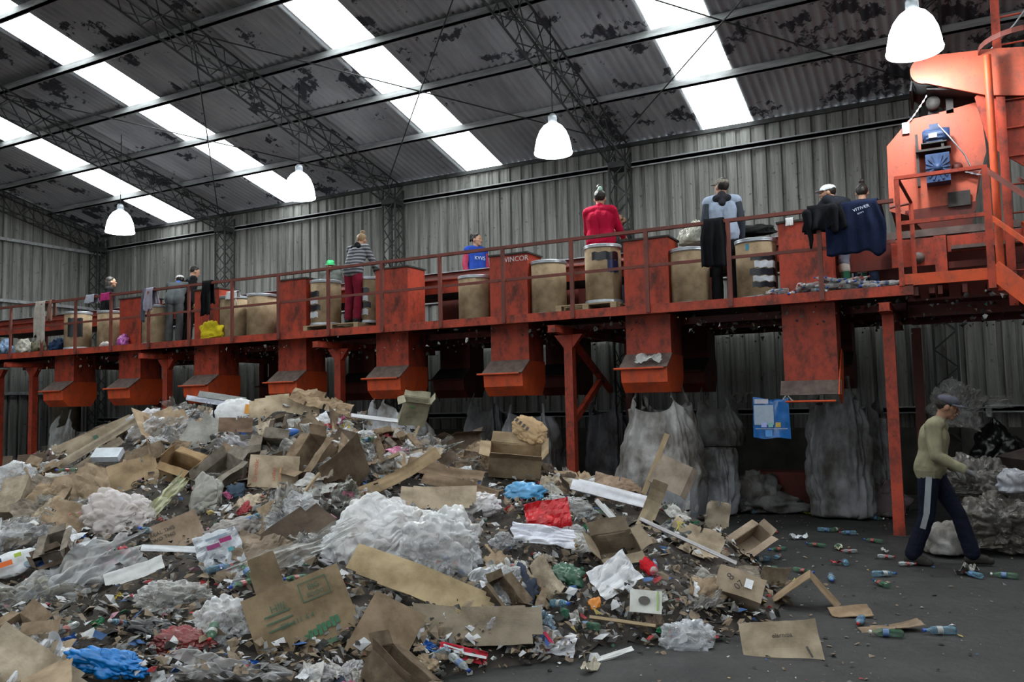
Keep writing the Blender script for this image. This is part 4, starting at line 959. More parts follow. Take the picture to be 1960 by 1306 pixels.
sack('grey sack with rolled rim in the middle, behind the brown paper bag', -5.75, 11.5, 1.45, 0.02, .95, .8, (200, 250, 330), 1.55, (.25, .25, .27, 1), 6)
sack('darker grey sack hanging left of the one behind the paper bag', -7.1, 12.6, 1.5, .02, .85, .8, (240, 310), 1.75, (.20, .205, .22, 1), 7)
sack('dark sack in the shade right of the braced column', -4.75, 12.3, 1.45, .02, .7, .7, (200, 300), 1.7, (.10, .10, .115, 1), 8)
sack('whitish sack pulled up to its chute above the heap', -8.0, 11.1, 1.5, .9, .95, .8, (225, 262, 318), 1.8, (.55, .56, .59, 1), 9, fold=.05)
sack('grey sack with dark stains hanging at the left between two red columns', -16.6, 11.25, 1.25, 0.02, 1.0, .9, (240, 290), 1.62, (.27, .27, .27, 1), 10)
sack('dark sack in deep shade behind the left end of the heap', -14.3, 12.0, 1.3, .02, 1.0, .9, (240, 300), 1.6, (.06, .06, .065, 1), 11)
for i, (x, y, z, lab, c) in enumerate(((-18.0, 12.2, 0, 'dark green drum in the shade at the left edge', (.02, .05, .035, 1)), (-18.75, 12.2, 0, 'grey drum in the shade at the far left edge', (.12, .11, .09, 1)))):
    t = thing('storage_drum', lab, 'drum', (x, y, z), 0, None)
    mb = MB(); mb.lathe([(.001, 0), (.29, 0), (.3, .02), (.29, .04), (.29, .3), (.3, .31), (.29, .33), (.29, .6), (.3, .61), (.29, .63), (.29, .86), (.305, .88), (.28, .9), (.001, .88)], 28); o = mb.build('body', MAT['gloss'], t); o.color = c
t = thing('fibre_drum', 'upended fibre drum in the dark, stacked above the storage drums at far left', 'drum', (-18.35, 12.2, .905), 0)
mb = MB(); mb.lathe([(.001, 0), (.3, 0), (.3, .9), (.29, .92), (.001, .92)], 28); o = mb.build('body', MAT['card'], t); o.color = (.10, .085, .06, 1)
mb = MB(); mb.lathe([(.3, 0), (.315, .01), (.315, .05), (.3, .06)], 28); mb.build('bottom_ring', MAT['galv'], t)
# ------------------------------------------------------------------ right-hand dark heap by the walking man
def crumple(seed, size, res=5, flat=.5, rough=.35, neck=0, mat=None, ridge=.1):
    bm = bmesh.new(); bmesh.ops.create_icosphere(bm, subdivisions=res, radius=1)
    off = Vector((seed*3.1, seed*1.7, seed*.9))
    for v in bm.verts:
        p = v.co.normalized()
        d = 1+rough*noise.noise(p*1.3+off)+.5*rough*noise.noise(p*2.9+off)
        vd = noise.voronoi(p*2.6+off)[0]; d -= ridge*(1-min(1, (vd[1]-vd[0])*3.2))
        vd = noise.voronoi(p*6+off)[0]; d -= ridge*.4*(1-min(1, (vd[1]-vd[0])*3))
        q = p*d; q.z *= flat
        if q.z < -.25*flat: q.z = -.25*flat+(q.z+.25*flat)*.25
        if neck and p.z > .75:
            k = (p.z-.75)/.25; q.x *= 1-.75*k; q.y *= 1-.75*k; q.z += neck*k
        v.co = Vector((q.x*size[0], q.y*size[1], q.z*size[2]))
    for f in bm.faces: f.smooth = True
    me = bpy.data.meshes.new('crumple'); bm.to_mesh(me); bm.free()
    if mat: me.materials.append(mat)
    return me
def put(name, me, label, cat, loc, rot=(0, 0, 0), col=(1, 1, 1, 1), group=None, parent=None):
    o = bpy.data.objects.new(name, me); link(o, parent); o.location = loc; o.rotation_euler = rot; o.color = col
    if label: tag(o, label, cat, group)
    return o
def bz(me): return -min(v.co.z for v in me.vertices)
me = crumple(21, (.6, .45, .62), 6, .75, .4, mat=MAT['milky'], ridge=.16); put('rubbish_bag', me, 'large creased grey-brown sheet bundle behind the walking man, lower of the heap', 'bag', (.55, 10.3, bz(me)), (0, 0, .4), (.16, .145, .13, 1))
me = crumple(22, (.5, .35, .5), 6, .7, .4, mat=MAT['milky'], ridge=.16); put('rubbish_bag', me, 'creased grey sheet bundle resting higher on the heap behind the walking man', 'bag', (.35, 10.85, .62), (0, .2, 1), (.18, .17, .16, 1))
me = crumple(23, (.3, .25, .3), 4, .8, .4, mat=SACK); put('rubbish_bag', me, 'small pale crumpled bag between the legs of the walking man', 'bag', (-.05, 9.95, bz(me)), (0, 0, 2), (.38, .37, .36, 1))
me = crumple(24, (.5, .4, .4), 6, .7, .4, mat=MAT['milky'], ridge=.16); put('rubbish_bag', me, 'dark creased bundle at the right edge of the picture', 'bag', (1.05, 10.6, .35), (.1, 0, 0), (.13, .125, .12, 1))
me = crumple(25, (.22, .18, .25), 4, .7, .4, mat=MAT['milky']); put('plastic_bag', me, 'pale bluish plastic scrap on top of the grey-brown bundle', 'bag', (.62, 10.25, .72), (0, 0, 1), (.5, .52, .6, 1))
me = crumple(26, (.30, .26, .42), 5, .8, .35, .25, MAT['gloss']); pb = put('refuse_bag', me, 'shiny black refuse bag standing on a box, right of the walking man', 'bag', (.55, 12.6, .93), (0, 0, 0), (.008, .008, .009, 1))
t = thing('plastic_bottle', 'clear bottle stuck in the mouth of the black refuse bag', 'bottle', (.5, 12.5, 1.38), 0)
mb = MB(); mb.lathe([(.001, 0), (.04, 0), (.042, .1), (.04, .12), (.015, .16), (.013, .19)], 16); o = mb.build('bottle_body', MAT['pet'], t); o.color = (.8, .85, .85, 1)
mb = MB(); mb.lathe([(.015, .19), (.016, .21), (.001, .212)], 12); o = mb.build('bottle_cap', MAT['gloss'], t); o.color = (.7, .7, .6, 1)
t = thing('storage_box', 'dark box with two pale tape bands under the black refuse bag', 'box', (.45, 12.6, 0), 0)
mb = MB(); mb.box(-.35, .35, -.3, .3, 0, .74); o = mb.build('carton', MAT['card'], t); o.color = (.07, .055, .045, 1)
for xx in (.02, .2):
    mb = MB(); mb.box(xx, xx+.09, -.302, -.3005, .02, .735); mb.box(xx, xx+.09, -.302, .3, .7405, .742); o = mb.build('tape_band', MAT['gloss'], t); o.color = (.3, .33, .37, 1)
t = thing('metal_hopper', 'dark rusty hopper with a bright rim at the right edge', 'hopper', (1.35, 12.0, .35), .4)
mb = MB(); mb.prism([(-.75, .55), (-.35, 0), (.5, 0), (.7, .95)], -.35, .35); o = mb.build('tub', MAT['dusty'], t)
mb = MB(); mb.bar((-.75, -.37, .56), (.7, -.37, .97), .05, .05); mb.build('rim', MAT['galv'], t)
def filmsheet(seed, w, h, n=34, amp=.12, mat=None, drape=0., jag=.12, tube=0., fold=9, fine=1.):
    v = []; f = []; off = Vector((seed*2.3, seed*1.1, 0))
    for j in range(n+1):
        for i in range(n+1):
            u, t = i/n-.5, j/n-.5; p = Vector((u*3, t*3, 0))+off
            z = amp*(noise.noise(p*.9)*1.4+.5*noise.noise(p*2.3))
            vd = noise.voronoi(Vector((u*5, t*5, seed)))[0]; z -= amp*.55*(1-min(1, (vd[1]-vd[0])*2.2))*fine
            z += amp*.18*math.sin(u*fold*2+3*noise.noise(p))
            e = max(abs(u), abs(t))*2
            ju = jag*noise.noise(Vector((t*7, seed, 1)))*abs(u)*2; jt = jag*noise.noise(Vector((u*7, seed, 5)))*abs(t)*2
            z -= drape*(u*u+t*t)
            x = (u+ju)*w; y = (t+jt)*h
            v.append((x, y, z))
    for j in range(n):
        for i in range(n): a = j*(n+1)+i; f.append((a, a+1, a+n+2, a+n+1))
    mb = MB(); mb.add(v, f, 0, True); return mb.mesh('sheet', mat)
me = crumple(27, (.32, .2, .5), 5, .9, .5, mat=MAT['clear'], ridge=.2); put('plastic_bag', me, 'crinkled clear plastic hanging on the wall rail above the walking man', 'bag', (.12, 12.3, 1.45), (.2, .3, 0), (.6, .6, .6, 1))
me = filmsheet(5, .5, .16, 20, .08, MAT['clear']); put('plastic_film', me, 'clear plastic tail stretched to the right of the crinkled plastic', 'film', (.5, 12.3, 1.58), (R(80), 0, 0), (.6, .6, .6, 1))
# blue bag hanging from the bar
t = thing('printed_bag', 'blue printed plastic bag hanging from the red bar of the open chute', 'bag', (-1.98, 10.83, 1.18), 0)
v = []; f = []; n = 16
for j in range(n+1):
    for s_ in (-1, 1):
        for i in range(n+1):
            u = i/n-.5; z = .52*j/n; zz = z-(.0 if j < n else .1*max(0, math.cos((u-.12)*5)))
            v.append((u*.44*(1+.06*(1-j/n)), s_*(.05*math.cos(u*math.pi)*(1-.4*j/n))+.012*noise.noise(Vector((u*6, z*8, s_))), zz+.01*math.sin(u*9)))
m1 = n+1
for j in range(n):
    for q in range(2):
        for i in range(n): a = (j*2+q)*m1+i; b_ = ((j+1)*2+q)*m1+i; f.append((a, a+1, b_+1, b_))
mb = MB(); mb.add(v, f, 0, True); o = mb.build('bag_body', MAT['gloss'], t); o.color = (.012, .13, .42, 1)
for (a, b_, c, d_, col, nm) in ((-.21, .04, .17, .42, (.35, .42, .52, 1), 'white_panel'), (-.2, -.02, .44, .50, (.45, .46, .55, 1), 'torn_top'), (-.12, -.05, .14, .2, (.4, .45, .8, 1), 'printed_shape'), (-.03, .03, .14, .2, (.2, .45, .45, 1), 'printed_shape'), (.06, .12, .14, .2, (.55, .4, .1, 1), 'printed_shape'), (-.2, .2, .115, .125, (.3, .35, .5, 1), 'printed_line'), (-.07, .02, .02, .105, (.10, .3, .65, 1), 'printed_shape')):
    mb = MB(); N = 8; vv = []; ff = []
    for i in range(N+1):
        u = (a+(b_-a)*i/N)/.44; y = -(.05*math.cos(u*math.pi)*(1-.4*(c+d_)/2/.52))-.012-.004
        vv += [(u*.44, y, c), (u*.44, y, d_)]
    for i in range(N): ff.append((2*i, 2*i+2, 2*i+3, 2*i+1))
    mb.add(vv, ff, 0, True); o = mb.build(nm, MAT['print'], t); o.color = col
mb = MB(); mb.tube([(.1, 0, .4), (.2, .0, .55), (.28, .0, .46)], .012, 6); o = mb.build('handle', MAT['clear'], t)
# ------------------------------------------------------------------ the heap of refuse
ridge = [(0, 965), (130, 915), (200, 850), (350, 800), (450, 790), (560, 775), (650, 790), (800, 820), (850, 880), (930, 900), (1000, 880), (1090, 935), (1180, 930), (1240, 955), (1320, 1000)]
CP_ = []
for (x, y) in ridge:
    p = at(x, y, Y=8.4); CP_.append((p.x, 8.4, max(0, p.z)))
for (x, y) in [(1380, 1000), (1500, 1080), (1560, 1120), (1640, 1190), (1590, 1240), (1570, 1300), (1430, 1300), (1350, 1270), (1200, 1255), (1050, 1280), (960, 1300)]:
    p = at(x, y, Z=0); CP_.append((p.x, p.y, -.04))
CP_ += [(-9, 7.3, 1.42), (-7.4, 7.3, 1.42), (-6, 7.3, 1.22), (-4.6, 7.3, .86), (-3.6, 7.3, .75), (-2.6, 7.3, .52), (-1.9, 7.3, .25), (-11, 7.3, 1.15), (-12.5, 7.3, .7),
        (-9, 6, .95), (-7, 6, .98), (-5.4, 6, .88), (-4.2, 6, .72), (-3.2, 6, .58), (-2.2, 6.2, .33), (-10.5, 6, .7),
        (-8, 4.6, .55), (-6.4, 4.6, .6), (-5, 4.6, .58), (-3.8, 4.8, .45), (-3, 5, .32), (-2.5, 5.2, .15), (-6, 3.2, .33), (-4.6, 3.3, .33), (-3.6, 3.5, .2), (-3, 3.9, .06), (-2.6, 4.4, .0), (-7.5, 3.2, .3),
        (-5, 2.2, .1), (-3.5, 2.4, -.05), (-7, 2.0, .1), (-9.5, 4, .35), (-11, 4.5, .3), (-12, 6, .4), (-14, 7, .1), (-15.5, 8.4, .05), (-13.5, 5, .05), (-11, 2.8, .0), (-2.6, 3.2, -.05)]
for x in (-15, -13.5, -12, -10.5, -9, -7.5, -6, -4.5, -3.2, -2.2): CP_ += [(x, 9.3, .55 if -12 < x < -4 else .15), (x, 10.2, -.05), (x, 11, -.1)]
CP_ += [(-.5, 9.2, -.1), (-.8, 10.2, -.1), (.1, 10, -.1), (-1.7, 9.5, -.1), (-.2, 8.3, -.1), (-1.3, 8.6, -.1), (-.9, 7.6, -.1), (-.4, 6.4, -.1), (-.6, 5.2, -.1), (0, 7, -.15), (-1.2, 4.4, -.1), (-1.9, 4.4, -.1), (-2.3, 3.9, -.1)]
CPA = np.array(CP_)
GX0, GX1, GY0, GY1, GS = -16.4, .2, 1.7, 11.0, .08
nx, ny = int((GX1-GX0)/GS)+1, int((GY1-GY0)/GS)+1
gx, gy = np.meshgrid(GX0+np.arange(nx)*GS, GY0+np.arange(ny)*GS)
d2 = (gx[..., None]-CPA[:, 0])**2+(gy[..., None]-CPA[:, 1])**2+.06
wt = d2**-1.7
HG = (wt*CPA[:, 2]).sum(-1)/wt.sum(-1)
for j in range(ny):
    for i in range(nx):
        x, y = gx[j, i], gy[j, i]; h = HG[j, i]
        k = min(1, max(0, h/.25)); HG[j, i] = h + k*(.10*noise.noise(Vector((x*1.3, y*1.3, 1)))+.05*noise.noise(Vector((x*4, y*4, 2))))
def hgt(x, y):
    a = (x-GX0)/GS; b = (y-GY0)/GS
    if not (0 <= a < nx-1 and 0 <= b < ny-1): return 0.
    i, j = int(a), int(b); a -= i; b -= j
    return max(0., (HG[j, i]*(1-a)+HG[j, i+1]*a)*(1-b)+(HG[j+1, i]*(1-a)+HG[j+1, i+1]*a)*b)
def hnorm(x, y):
    e = .25; return Vector((hgt(x-e, y)-hgt(x+e, y), hgt(x, y-e)-hgt(x, y+e), 2*e)).normalized()
def onheap(px, py):
    d = ray(px, py); t = 2.2
    while t < 14:
        p = CAM+d*t
        if p.z <= hgt(p.x, p.y): return p
        t += .03
    return None
SOIL = simple('compressed_refuse', (.075, .062, .052, 1), .9, var=.6, scale=6, bump=.6, bscale=18)
v = [(gx[j, i], gy[j, i], HG[j, i]-.03 if HG[j, i] > 0 else -.05) for j in range(ny) for i in range(nx)]
f = [(j*nx+i, j*nx+i+1, (j+1)*nx+i+1, (j+1)*nx+i) for j in range(ny-1) for i in range(nx-1) if max(HG[j, i], HG[j+1, i+1], HG[j, i+1], HG[j+1, i]) > (.05 if gx[j, i] > -2.4 else .02)]
mb = MB(); mb.add(v, f, 0, True); o = mb.build('refuse_mound', SOIL); bm = bmesh.new(); bm.from_mesh(o.data); bmesh.ops.delete(bm, geom=[q for q in bm.verts if not q.link_faces], context='VERTS'); bm.to_mesh(o.data); bm.free()
tag(o, 'compacted brown refuse that forms the body of the heap', 'refuse', None, 'stuff')
def frame(p, k=.5, ang=0., n=None):
    n = n or hnorm(p.x, p.y); c = (CAM-p).normalized(); n = (n*(1-k)+c*k).normalized()
    u = (_r-n*_r.dot(n)).normalized(); w = n.cross(u)
    a = R(ang); u2 = u*math.cos(a)+w*math.sin(a); w2 = n.cross(u2)
    return Matrix((u2, w2, n)).transposed()
# ---- shapes of refuse
def card_mesh(seed, w, h, folds=(), warp=.02, rag=.5, vfold=None, th=.006, crush=0., mat=None, n=26, m=16, slots=True, a0=0.):
    rnd = random.Random(seed); X = []; Z = []; x = z = 0; a = 0; fs = sorted(folds); ang = a0; du = 1/n; k = 0
    for i in range(n+1):
        X.append(x); Z.append(z); u = i*du
        while k < len(fs) and u >= fs[k][0]-1e-6: ang += fs[k][1]; k += 1
        x += du*w*math.cos(R(ang)); z += du*w*math.sin(R(ang))
    cx = sum(X)/len(X); cz = sum(Z)/len(Z); v = []; off = Vector((seed*1.37, seed*.77, 0))
    for j in range(m+1):
        t = j/m-.5
        for i in range(n+1):
            u = i/n; yy = t*h; zz = Z[i]-cz+warp*(noise.noise(Vector((u*2.2, t*2.2, 0))+off)*1.5)
            if vfold:
                d = (t-vfold[0])*h
                if d > 0: yy = vfold[0]*h+d*math.cos(R(vfold[1])); zz += d*math.sin(R(vfold[1]))
            if crush:
                p = Vector((u*4*w/h if w > h else u*4, t*4, 0))+off; vd = noise.voronoi(p)[0]; zz += crush*(min(1, (vd[1]-vd[0])*1.6)-.5)+crush*.8*noise.noise(p*.7)
            e = max(abs(u-.5)*2, abs(t)*2); ed = .012*rag*noise.noise(Vector((u*15, t*15, seed)))*(1 if e > .9 else 0)
            v.append((X[i]-cx+ed, yy+ed*.7, zz))
    cut = set()
    for c in range(4):
        if rnd.random() < rag:
            cw, ch = rnd.randint(2, 6), rnd.randint(1, 4); sl = rnd.random() < .5
            for i in range(cw):
                for j in range(ch if not sl else max(1, int(ch*(1-i/cw)+.5))): cut.add(((i if c % 2 == 0 else n-1-i), (j if c < 2 else m-1-j)))
    if slots:
        for (u, _) in fs:
            i = int(u*n)
            for j in list(range(0, m//5))+list(range(m-m//5, m)):
                if rnd.random() < .97: cut.add((min(n-1, i), j))
    if rag > .6:
        for _ in range(2):
            i0 = rnd.randint(3, n-5); L = rnd.randint(2, 5); side = rnd.random() < .5
            for q in range(L):
                for ww in range(max(1, (L-q)//2+1)): cut.add((i0+ww, q if side else m-1-q))
    f = [(j*(n+1)+i, j*(n+1)+i+1, (j+1)*(n+1)+i+1, (j+1)*(n+1)+i) for j in range(m) for i in range(n) if (i, j) not in cut]
    me = bpy.data.meshes.new('card'); me.from_pydata(v, [], f)
    bm = bmesh.new(); bm.from_mesh(me); bmesh.ops.delete(bm, geom=[q for q in bm.verts if not q.link_faces], context='VERTS'); bmesh.ops.solidify(bm, geom=bm.faces, thickness=th); bm.to_mesh(me); bm.free()
    me.materials.append(mat or MAT['card']); return me
def box_mesh(seed, w, d, h, mat=None, opened=True, squash=.25):
    rnd = random.Random(seed); mb = MB(); th = .006
    def panel(a, b, c, e):  # quad subdivided
        N = 6; v = []; f = []
        a, b, c, e = map(Vector, (a, b, c, e))
        for j in range(N+1):
            for i in range(N+1): v.append(a.lerp(b, i/N).lerp(e.lerp(c, i/N), j/N))
        for j in range(N):
            for i in range(N): q = j*(N+1)+i; f.append((q, q+1, q+N+2, q+N+1))
        mb.add(v, f)
    x, y = w/2, d/2
    panel((-x, -y, 0), (x, -y, 0), (x, -y, h), (-x, -y, h)); panel((x, y, 0), (-x, y, 0), (-x, y, h), (x, y, h))
    panel((-x, y, 0), (-x, -y, 0), (-x, -y, h), (-x, y, h)); panel((x, -y, 0), (x, y, 0), (x, y, h), (x, -y, h)); panel((-x, y, 0), (x, y, 0), (x, -y, 0), (-x, -y, 0))
    if opened:
        fl = d*.42
        for s in (-1, 1):
            a = R(rnd.uniform(20, 110)); panel((-x, s*y, h), (x, s*y, h), (x*.97, s*(y+fl*math.sin(a)), h+fl*math.cos(a)), (-x*.97, s*(y+fl*math.sin(a)), h+fl*math.cos(a)))
            a = R(rnd.uniform(10, 120)); panel((s*x, -y, h), (s*x, y, h), (s*(x+fl*math.sin(a)), y*.95, h+fl*math.cos(a)), (s*(x+fl*math.sin(a)), -y*.95, h+fl*math.cos(a)))
    else: panel((-x, -y, h), (x, -y, h), (x, y, h), (-x, y, h))
    sx, sy = rnd.uniform(-squash, squash), rnd.uniform(-squash, squash); off = Vector((seed*2.1, seed, 0)); out = []
    for q in mb.v:
        p = Vector(q); kz = p.z/h; p.x += sx*kz*w*.6; p.y += sy*kz*d*.6; s_ = noise.noise_vector(p*(2.2/max(w, d))+off)*squash*.28*max(w, d)*.6; out.append(tuple(p+s_))
    mb.v = out
    me = mb.mesh('box', mat or MAT['card']); bm = bmesh.new(); bm.from_mesh(me); bmesh.ops.remove_doubles(bm, verts=bm.verts, dist=.0005); bmesh.ops.solidify(bm, geom=bm.faces, thickness=th); bm.to_mesh(me); bm.free()
    return me
def paper_mesh(seed, w, h, mat=None, crush=.035, n=18):
    v = []; off = Vector((seed*1.9, seed*2.7, 0)); rnd = random.Random(seed); cur = rnd.uniform(-.5, .5)
    for j in range(n+1):
        for i in range(n+1):
            u, t = i/n-.5, j/n-.5; p = Vector((u*3, t*3, 0))+off; vd = noise.voronoi(p)[0]
            z = crush*(min(1, (vd[1]-vd[0])*2)-.5)*1.2+crush*1.5*noise.noise(p*.6)+cur*u*u*w
            e = 1+.12*noise.noise(Vector((u*5, t*5, seed+9)))
            v.append((u*w*e, t*h*e, z))
    f = [(j*(n+1)+i, j*(n+1)+i+1, (j+1)*(n+1)+i+1, (j+1)*(n+1)+i) for j in range(n) for i in range(n)]
    mb = MB(); mb.add(v, f, 0, False); return mb.mesh('paper', mat or MAT['matte'])
def bottle(name, label, cat='bottle', L=.26, r=.04, col=(.6, .7, .75, 1), capc=(.05, .15, .5, 1), lab=(.1, .25, .5, 1), mat=None, group=None, squash=1.):
    t = thing(name, label, cat, (0, 0, 0), 0, group)
    mb = MB(); mb.lathe([(.001, 0), (r*.7, 0), (r, .012), (r, L*.28), (r*.88, L*.36), (r, L*.44), (r, L*.6), (r*.8, L*.74), (r*.38, L*.86), (r*.36, L*.93)], 14)
    mb.v = [(a, b*squash, c) for a, b, c in mb.v]
    o = mb.build('bottle_body', mat or MAT['pet'], t); o.color = col
    mb = MB(); mb.lathe([(r*.4, L*.92), (r*.42, L), (.001, L)], 10); o = mb.build('bottle_cap', MAT['gloss'], t); o.color = capc
    mb = MB(); mb.lathe([(r*1.02, L*.42), (r*1.02, L*.6)], 14); mb.v = [(a, b*squash, c) for a, b, c in mb.v]; o = mb.build('bottle_label', MAT['gloss'], t); o.color = lab
    return t
TAN, BRN, DKB, PAL, GRY = (.36, .265, .18, 1), (.25, .17, .10, 1), (.12, .08, .05, 1), (.46, .37, .26, 1), (.42, .41, .38, 1)
WHT, OFF = (.72, .73, .77, 1), (.55, .54, .53, 1)
LAND = []
def M4(p, F): return Matrix.Translation(p) @ F.to_4x4()
HB = []
def hero(name, cat, label, px, py, mk, ang=0, k=.5, lift=.06, col=TAN, short=None, sub=None):
    p = onheap(px, py)
    if p is None or p.y > 9.6:
        p = at(px, py, Y=8.35) if px < 1340 else at(px, py, Z=0)
        if p.z < hgt(p.x, p.y)-.05: p.z = hgt(p.x, p.y)
    sc = (p-CAM).dot(_f)/FPX
    n = hnorm(p.x, p.y); me = mk(sc); F = frame(p, k, ang)
    o = bpy.data.objects.new(name, me); link(o); o.matrix_world = M4(p+n*lift, F); o.color = col; tag(o, label, cat)
    if short: LAND.append((short, p.copy()))
    bb = [o.matrix_world @ Vector(c) for c in o.bound_box]; dd = [(c-CAM) for c in bb]
    HB.append((px, py, .5*(max(d.dot(_r)/d.dot(_f) for d in dd)-min(d.dot(_r)/d.dot(_f) for d in dd))*FPX, .5*(max(d.dot(_u)/d.dot(_f) for d in dd)-min(d.dot(_u)/d.dot(_f) for d in dd))*FPX, (p-CAM).dot(_f)))
    if sub: sub(o, sc)
    return o
def C(seed, w, h, folds=(), **kw): return lambda s: card_mesh(seed, w*s, h*s, folds, **kw)
def mark(o, s, x, y, w, h, col, z=.012, name='printed_mark', ang=0):
    mb = MB(); mb.box(-w*s/2, w*s/2, -h*s/2, h*s/2, 0, .001); q = mb.build(name, MAT['print'], o); q.location = (x*s, y*s, z); q.rotation_euler = (0, 0, R(ang)); q.color = col
def marktext(o, s, x, y, size, st, col, z=.012, ang=0): text('printed_text', st, (x*s, y*s, z), (0, 0, R(ang)), size*s, MAT['print'], o, col)
def stick(o, dz=.0): pass
INK, GRN, RED = (.06, .05, .045, 1), (.06, .12, .08, 1), (.5, .13, .07, 1)
# cardboard that stands out
def s1(o, s):
    for i in range(3): mark(o, s, -40+i*0, 26-i*14, 50, 3, GRN)
    mark(o, s, 38, 26, 54, 2, GRN); mark(o, s, 38, 62, 54, 2, GRN); mark(o, s, 11, 44, 2, 38, GRN); mark(o, s, 65, 44, 2, 38, GRN)
    marktext(o, s, 38, 50, 15, 'BIG', GRN); marktext(o, s, 38, 35, 12, 'FOOD', GRN); marktext(o, s, -10, -2, 14, 'EX-111 4 4', GRN)
    marktext(o, s, -36, 36, 20, 'HIII', GRN)
    for i in range(8): mark(o, s, -5+i*9, -38+i*1.5, 7, 10+(i*7) % 11, (.05, .16, .09, 1))
    mark(o, s, 42, -62, 46, 9, (.10, .17, .11, 1))
hero('cardboard_sheet', 'cardboard', 'large flattened brown box with green printing at the front foot of the heap', 580, 1212, C(1, 190, 150, (), warp=.01, rag=.15, vfold=None, slots=False), 27, .72, .12, (.27, .20, .125, 1), 'the green printed flattened box', s1)
hero('cardboard_piece', 'cardboard', 'brown cardboard flap standing up at the left edge of the green printed box', 516, 1172, C(2, 55, 120, (), warp=.01, rag=.5, slots=False), 25, .9, .2, (.25, .185, .12, 1))
hero('cardboard_sheet', 'cardboard', 'wide tan cardboard sheet with two small printed lines beneath the great white bag', 800, 1150, C(3, 290, 75, ((.45, -6),), warp=.008, rag=.3, slots=False), -14, .45, .13, (.43, .33, .20, 1), 'the wide tan sheet', lambda o, s: (marktext(o, s, -75, 10, 10, 'MANZANAS', INK), marktext(o, s, -65, -2, 9, 'VOLUMEN 1', INK)))
hero('cardboard_sheet', 'cardboard', 'soiled grey-brown cardboard sheet with a paper patch in front of the wide tan one', 900, 1212, C(4, 270, 85, ((.4, 8),), warp=.015, rag=.5), 2, .35, .07, (.24, .20, .15, 1), 'the soiled grey-brown sheet')
hero('cardboard_sheet', 'cardboard', 'plain brown cardboard piece leaning right of the green printed box', 735, 1232, C(5, 110, 125, (), warp=.01, rag=.2), -24, .7, .09, (.30, .22, .15, 1))
hero('cardboard_carton', 'cardboard', 'pale flattened carton with red printed words in the upper middle of the heap', 528, 932, C(6, 92, 62, (), warp=.012, rag=.25, slots=False), 0, .85, .16, (.55, .44, .32, 1), 'the red printed carton', lambda o, s: (marktext(o, s, -33, 0, 11, 'Cremolac', RED, ang=90, z=.02), marktext(o, s, 2, -6, 10, 'yogurt', RED, ang=-90, z=.02), mark(o, s, 12, -6, 4, 26, (.5, .28, .15, 1), z=.02)))
hero('cardboard_sheet', 'cardboard', 'broad tan cardboard sheet on the summit of the heap', 545, 783, C(7, 130, 62, ((.6, 14),), warp=.02, rag=.4), 12, .55, .02, (.50, .40, .28, 1), 'the summit sheet')
hero('cardboard_sheet', 'cardboard', 'crumpled brown cardboard draped along the top right of the summit', 615, 770, C(8, 120, 46, ((.3, 14), (.6, -18)), warp=.05, rag=.7, crush=.03), -10, .5, .02, (.36, .26, .17, 1))
hero('cardboard_sheet', 'cardboard', 'grey-white cardboard panel facing the viewer left of the white sack', 392, 850, C(9, 68, 84, (), warp=.02, rag=.6), -24, .8, .1, (.46, .45, .42, 1), 'the grey-white panel')
hero('cardboard_sheet', 'cardboard', 'small reddish brown panel just below the white sack', 455, 838, C(10, 62, 28, ((.5, 8),), warp=.01, rag=.05), 2, .85, .16, (.27, .18, .13, 1))
for i, (px, py, w, h, a, c, lab) in enumerate(((178, 868, 150, 34, 40, (.36, .29, .21, 1), 'long cardboard strip with a round green print leaning on the left flank'), (196, 872, 170, 16, 42, (.40, .33, .25, 1), 'narrow long cardboard edge strip on the left flank, over the printed one'), (186, 895, 120, 18, 48, (.26, .21, .16, 1), 'darker long cardboard strip, undermost on the left flank'))):
    hero('cardboard_strip', 'cardboard', lab, px, py, C(11+i, w, h, (), warp=.01, rag=.4, slots=False), a, .7, .22-.05*i, c, 'the long leaning strips' if i == 0 else None, (lambda o, s: mark(o, s, 0, 0, 9, 9, GRN, .02)) if i == 0 else None)
hero('cardboard_sheet', 'cardboard', 'tan cardboard sheet tilted on the left slope above the white bundle', 262, 925, C(14, 88, 62, ((.7, 20),), warp=.02, rag=.4), 25, .7, .1, (.40, .29, .18, 1), 'the tilted tan sheet')
hero('cardboard_box', 'cardboard box', 'small crushed orange-brown box with faint print right of the tilted tan sheet', 343, 915, lambda s: box_mesh(15, 60*s, 40*s, 46*s), -15, .4, .0, (.40, .27, .15, 1))
hero('cardboard_sheet', 'cardboard', 'greyish tan sheet with two stamped text lines left of the heap centre', 340, 1042, C(16, 92, 62, (), warp=.01, rag=.3, slots=False), 33, .7, .1, (.36, .27, .20, 1), 'the stamped sheet', lambda o, s: (marktext(o, s, -22, 12, 10, 'REAL THIS', INK), marktext(o, s, -26, 0, 10, 'TWO THIS', INK)))
hero('cardboard_sheet', 'cardboard', 'crumpled grey-brown cardboard beside the printed newspaper', 500, 1085, C(17, 115, 70, ((.35, 25), (.7, -30)), warp=.04, rag=.7, crush=.03), -10, .6, .12, (.33, .26, .20, 1), 'the crumpled grey-brown cardboard')
hero('cardboard_box', 'cardboard box', 'open tan box with raised flap, just under the brown paper bag', 985, 905, lambda s: box_mesh(18, 98*s, 50*s, 46*s, squash=.12), -3, .2, .02, (.45, .34, .22, 1), 'the open tan box')
hero('cardboard_sheet', 'cardboard', 'long water stained brown board, upper one left of the open tan box', 850, 925, C(19, 150, 34, ((.5, 5),), warp=.02, rag=.5), -12, .55, .12, (.27, .19, .13, 1), 'the water stained boards')
hero('cardboard_sheet', 'cardboard', 'long water stained brown board, lower one left of the open tan box', 880, 946, C(20, 150, 30, (), warp=.02, rag=.6), -16, .5, .08, (.22, .155, .105, 1))
